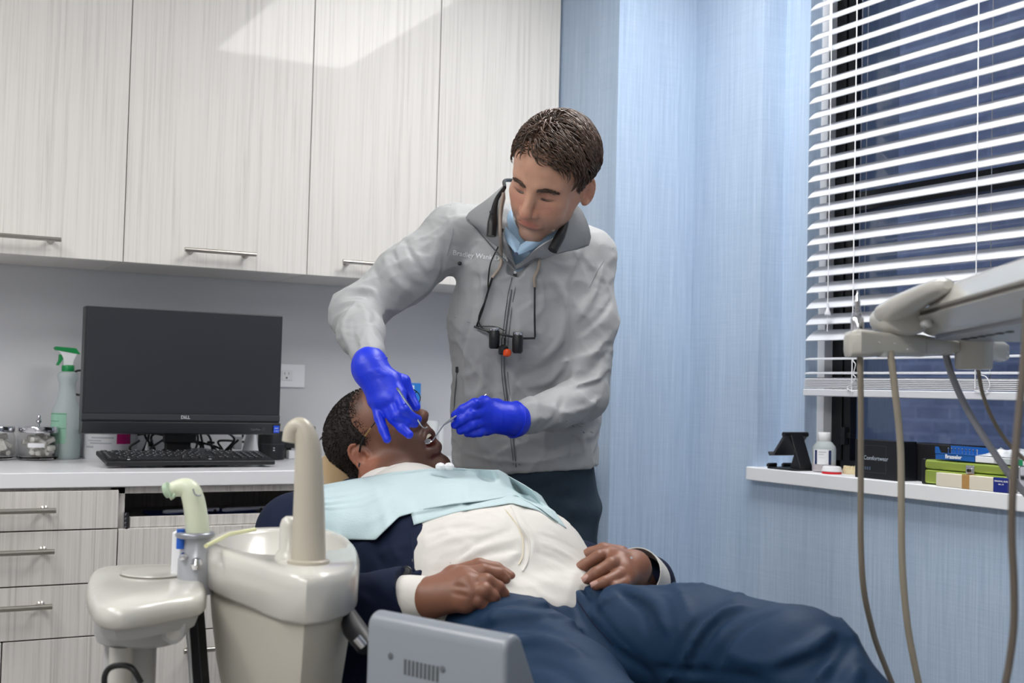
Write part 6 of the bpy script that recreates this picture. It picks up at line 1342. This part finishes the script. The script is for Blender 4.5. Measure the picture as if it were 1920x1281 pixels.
# paper bib draped over the chest
M['bib'] = mat('bib_paper', 'b9cdd1', .75); tb_ = NT(M['bib']); tb_.bump(tb_.noise(tb_.coord((40, 40, 260)), 2.2, 3, .5), .35, .0012)
T = [(560, 922), (600, 911), (660, 900), (740, 886), (800, 880), (855, 878), (900, 880), (935, 882), (985, 910), (1015, 930)]
B = [(590, 985), (640, 1012), (704, 1013), (748, 970), (800, 955), (850, 946), (905, 940), (968, 930), (1015, 955), (1046, 980)]
def bibgrid(Tp, Bp, n=90, m=34, off=.011):
    def samp(P, n): P = np.array(P, float); t = np.linspace(0, len(P) - 1, n); return np.stack([np.interp(t, np.arange(len(P)), P[:, i]) for i in (0, 1)], 1)
    a, b_ = samp(Tp, n), samp(Bp, n); g = np.full((n, m, 3), np.nan)
    for i in range(n):
        for j in range(m):
            q = a[i] * (1 - j / (m - 1)) + b_[i] * j / (m - 1); p = hit(treeB, q[0], q[1], 0)
            if p is not None: g[i, j] = p
    zc = lambda P: (P - CAM) @ -VC
    D = np.full((n, m), np.nan); ok = ~np.isnan(g[..., 0]); D[ok] = zc(g[ok])
    med = np.nanmedian(D, axis=1)
    for i in range(n):
        row = D[i]; good = ~np.isnan(row)
        D[i] = np.interp(np.arange(m), np.arange(m)[good], row[good]) if good.any() else np.interp(i, np.arange(n)[~np.isnan(med)], med[~np.isnan(med)])
    for _ in range(14):                                   # stiff paper: bridge the hollows
        E_ = np.pad(D, 1, mode='edge'); D = .5 * D + .125 * (E_[2:, 1:-1] + E_[:-2, 1:-1] + E_[1:-1, 2:] + E_[1:-1, :-2])
    Dh = np.where(ok, zc(g), np.inf); D = np.minimum(D, Dh)
    for _ in range(3):
        E_ = np.pad(D, 1, mode='edge'); D = np.minimum(.5 * D + .125 * (E_[2:, 1:-1] + E_[:-2, 1:-1] + E_[1:-1, 2:] + E_[1:-1, :-2]), Dh)
    out = [[None] * m for _ in range(n)]
    for i in range(n):
        for j in range(m):
            q = a[i] * (1 - j / (m - 1)) + b_[i] * j / (m - 1)
            fold = .007 * math.exp(-((i / n - .28) / .014) ** 2) + .008 * math.exp(-((i / n - .60) / .014) ** 2) + .0022 * math.sin(j * 1.9) * (j < m * .45) * (i < n * .6)
            out[i][j] = at(q[0], q[1], D[i, j] - off - fold + .004 * math.sin(i * .22) * (j / m))
    return out
bo = MB().sheet(bibgrid(T, B), .0012).build('patient_bib', M['bib'], fixn=True, sharp=None)
T2 = [(830, 900), (900, 905), (960, 905), (1010, 928), (1030, 950)]; B2 = [(830, 975), (900, 958), (985, 940), (1030, 965), (1046, 984)]
setp(bo, 'pale blue creased paper bib spread over the chest of the patient', 'bib')
o = MB().sheet(bibgrid([(770, 960), (850, 945), (950, 925), (1000, 930), (1040, 960)], [(776, 985), (860, 960), (960, 944), (1010, 958), (1062, 992)], 40, 8, .003), .001).build('bib_layer', M['bib'], bo, fixn=True, sharp=None)
# cotton bow at the chin
o = MB(); 
for x in (826, 842): o.lathe(at(x, 874, 2.31) - UP * .008, [(.006, 0), (.0095, .004), (.0095, .009), (.006, .013), (.001, .0145)], 16)
o.build('bib_clip', M['whiteplastic'], bo)
# glasses temple and watch
th = thing('eyeglasses', WP(-.08, .0, .04), 'thin black and gold eyeglasses worn by the patient', 'eyeglasses')
MB().tube(spline([WP(-.0805, -.002, -.006), WP(-.0815, .006, .012), WP(-.0800, .010, .030)], 6), .0020, 8).build('temple', M['black'], th); MB().tube([WP(-.0800, .010, .030), WP(-.0775, .013, .052)], .0020, 8).build('temple_plate', mat('gold_metal', 'c9a878', .25, .9), th); MB().tube([WP(-.0775, .013, .052), WP(-.070, .016, .078), WP(-.062, .016, .088)], .0014, 8).build('temple', M['black'], th)
for sx in (-1, 1):
    MB().tube([WP(sx * .033, .006, .104) + HP[0] * .026 * math.cos(a) + HP[1] * .018 * math.sin(a) - HP[2] * abs(math.cos(a)) * sx * 0 for a in np.linspace(0, 2 * PI, 28)], .0011, 6).build('rim', M['black'], th)
MB().tube([WP(-.008, .008, .106), WP(0, .011, .109), WP(.008, .008, .106)], .0011, 6).build('bridge', M['black'], th); MB().tube([WP(-.062, .016, .088), WP(-.058, .008, .103)], .0012, 6).build('hinge', M['black'], th)
MB().tube([WP(.058, .008, .103), WP(.078, .013, .052), WP(.080, -.002, -.006)], .0012, 6).build('temple', M['black'], th)
MB().tube([at(674, 868, 2.30), at(673, 876, 2.30)], .0016, 6).build('temple_tip', M['black'], th)
th = thing('wristwatch', at(1186, 1066, 2.04), 'black fitness watch on the far wrist of the patient', 'watch')
n_ = unit(J['elL'] - wL); e1 = unit(np.cross(n_, UP)); e2 = np.cross(n_, e1); wc = wL + n_ * .012
MB().loft([[wc + n_ * d + (e1 * math.cos(a) + e2 * math.sin(a)) * r for a in np.linspace(0, 2 * PI, 32, endpoint=False)] for d, r in ((-.010, .0285), (-.009, .0305), (.009, .0310), (.010, .0285))], cap=False).build('watch_strap', M['black'], th, fixn=True)
p = hit(bvh(handL), 1183, 1058, .003)
MB().lathe(at(1184, 1046, 2.012), [(.0022, 0), (.0022, .001)], 10, lambda q: VR * q[0] + VU * q[1] + VC * q[2]).build('watch_mark', M['silverprint'], th, fixn=True)
# ================================================================ treatment chair
M['vinyl'] = mat('vinyl_tan', 'b49b78', .45); M['vinyl_d'] = mat('vinyl_dark', '23252b', .5)
th = thing('dental_chair', at(960, 1300, 2.2) * A(1, 1, 0), 'reclined treatment chair with tan headrest under the patient', 'dental chair')
def pad(a, b_, wa, wb, t, name, m, par):
    ax1 = unit(b_ - a); s_ = unit(sideP - ax1 * np.dot(sideP, ax1)); n_ = np.cross(s_, ax1); n_ = n_ if n_[2] > 0 else -n_; rg = []
    for k, f_ in zip(np.linspace(0, 1, 10), (.86, .95, 1, 1, 1, 1, 1, 1, .95, .86)):
        c = a + (b_ - a) * k; w_ = (wa + (wb - wa) * k) * f_; rg.append([c + s_ * x_ * w_ + n_ * y_ * t * (.7 if k in (0, 1) else 1) for x_, y_ in rrect(-1, -.5, 1, .5, .32, 4)])
    return MB().loft(rg).build(name, m, par, fixn=True, sharp=60)
bk0, bk1 = J['S'] - UP * .155 - toW(A(.45, 0, .7)) * .08 , J['P'] - UP * .165
pad(bk0, bk1, .19, .22, .07, 'backrest', M['vinyl_d'], th)
pad(bk1, TF[1] * .5 + TN[1] * .5 - UP * .165, .23, .23, .08, 'seat', M['vinyl_d'], th); pad(TF[1] * .5 + TN[1] * .5 - UP * .17, TF[3] * .5 + TN[3] * .5 - UP * .12, .22, .20, .07, 'leg_rest', M['vinyl_d'], th)
hp = at(642, 925, 2.45); 
fh = Field(*bounds([hp], .16), .005); fh.ell(WP(0, -.01, -.125), A(.105, .065, .040), np.array(HP), 0); link('headrest', fh.mesh('headrest', 2), M['vinyl'], th, sharp=None)
MB().tube([WP(0, -.06, -.15), bk0 - UP * .02], .02, 12).build('headrest_bar', M['chrome'], th)
bp = (bk0 + bk1) / 2; b2_ = TF[0] * .5 + TN[0] * .5
MB().lathe(A(b2_[0], b2_[1], 0), [(.26, 0), (.27, .02), (.25, .05), (.12, .08), (.10, .12), (.10, float(b2_[2] - .25))], 32).build('chair_base', M['unit'], th)
for nm_, ends in (('shoe', (TN[3], TN[2])), ('shoe', (TF[4], TF[3]))):
    a_ = ends[0] + unit(ends[0] - ends[1]) * .12; d_ = unit(ends[0] - ends[1]); u_ = unit(UP * .9 + d_ * .1); u_ = unit(u_ - d_ * np.dot(u_, d_)); s_ = np.cross(d_, u_)
    MB().loft([[a_ + u_ * t + s_ * w_ * math.cos(q) + d_ * h_ * math.sin(q) for q in np.linspace(0, 2 * PI, 16, endpoint=False)] for t, w_, h_ in ((-.06, .03, .03), (-.03, .038, .05), (.06, .045, .045), (.14, .04, .035), (.19, .015, .015))]).build('shoe', M['black'], pat, fixn=True)
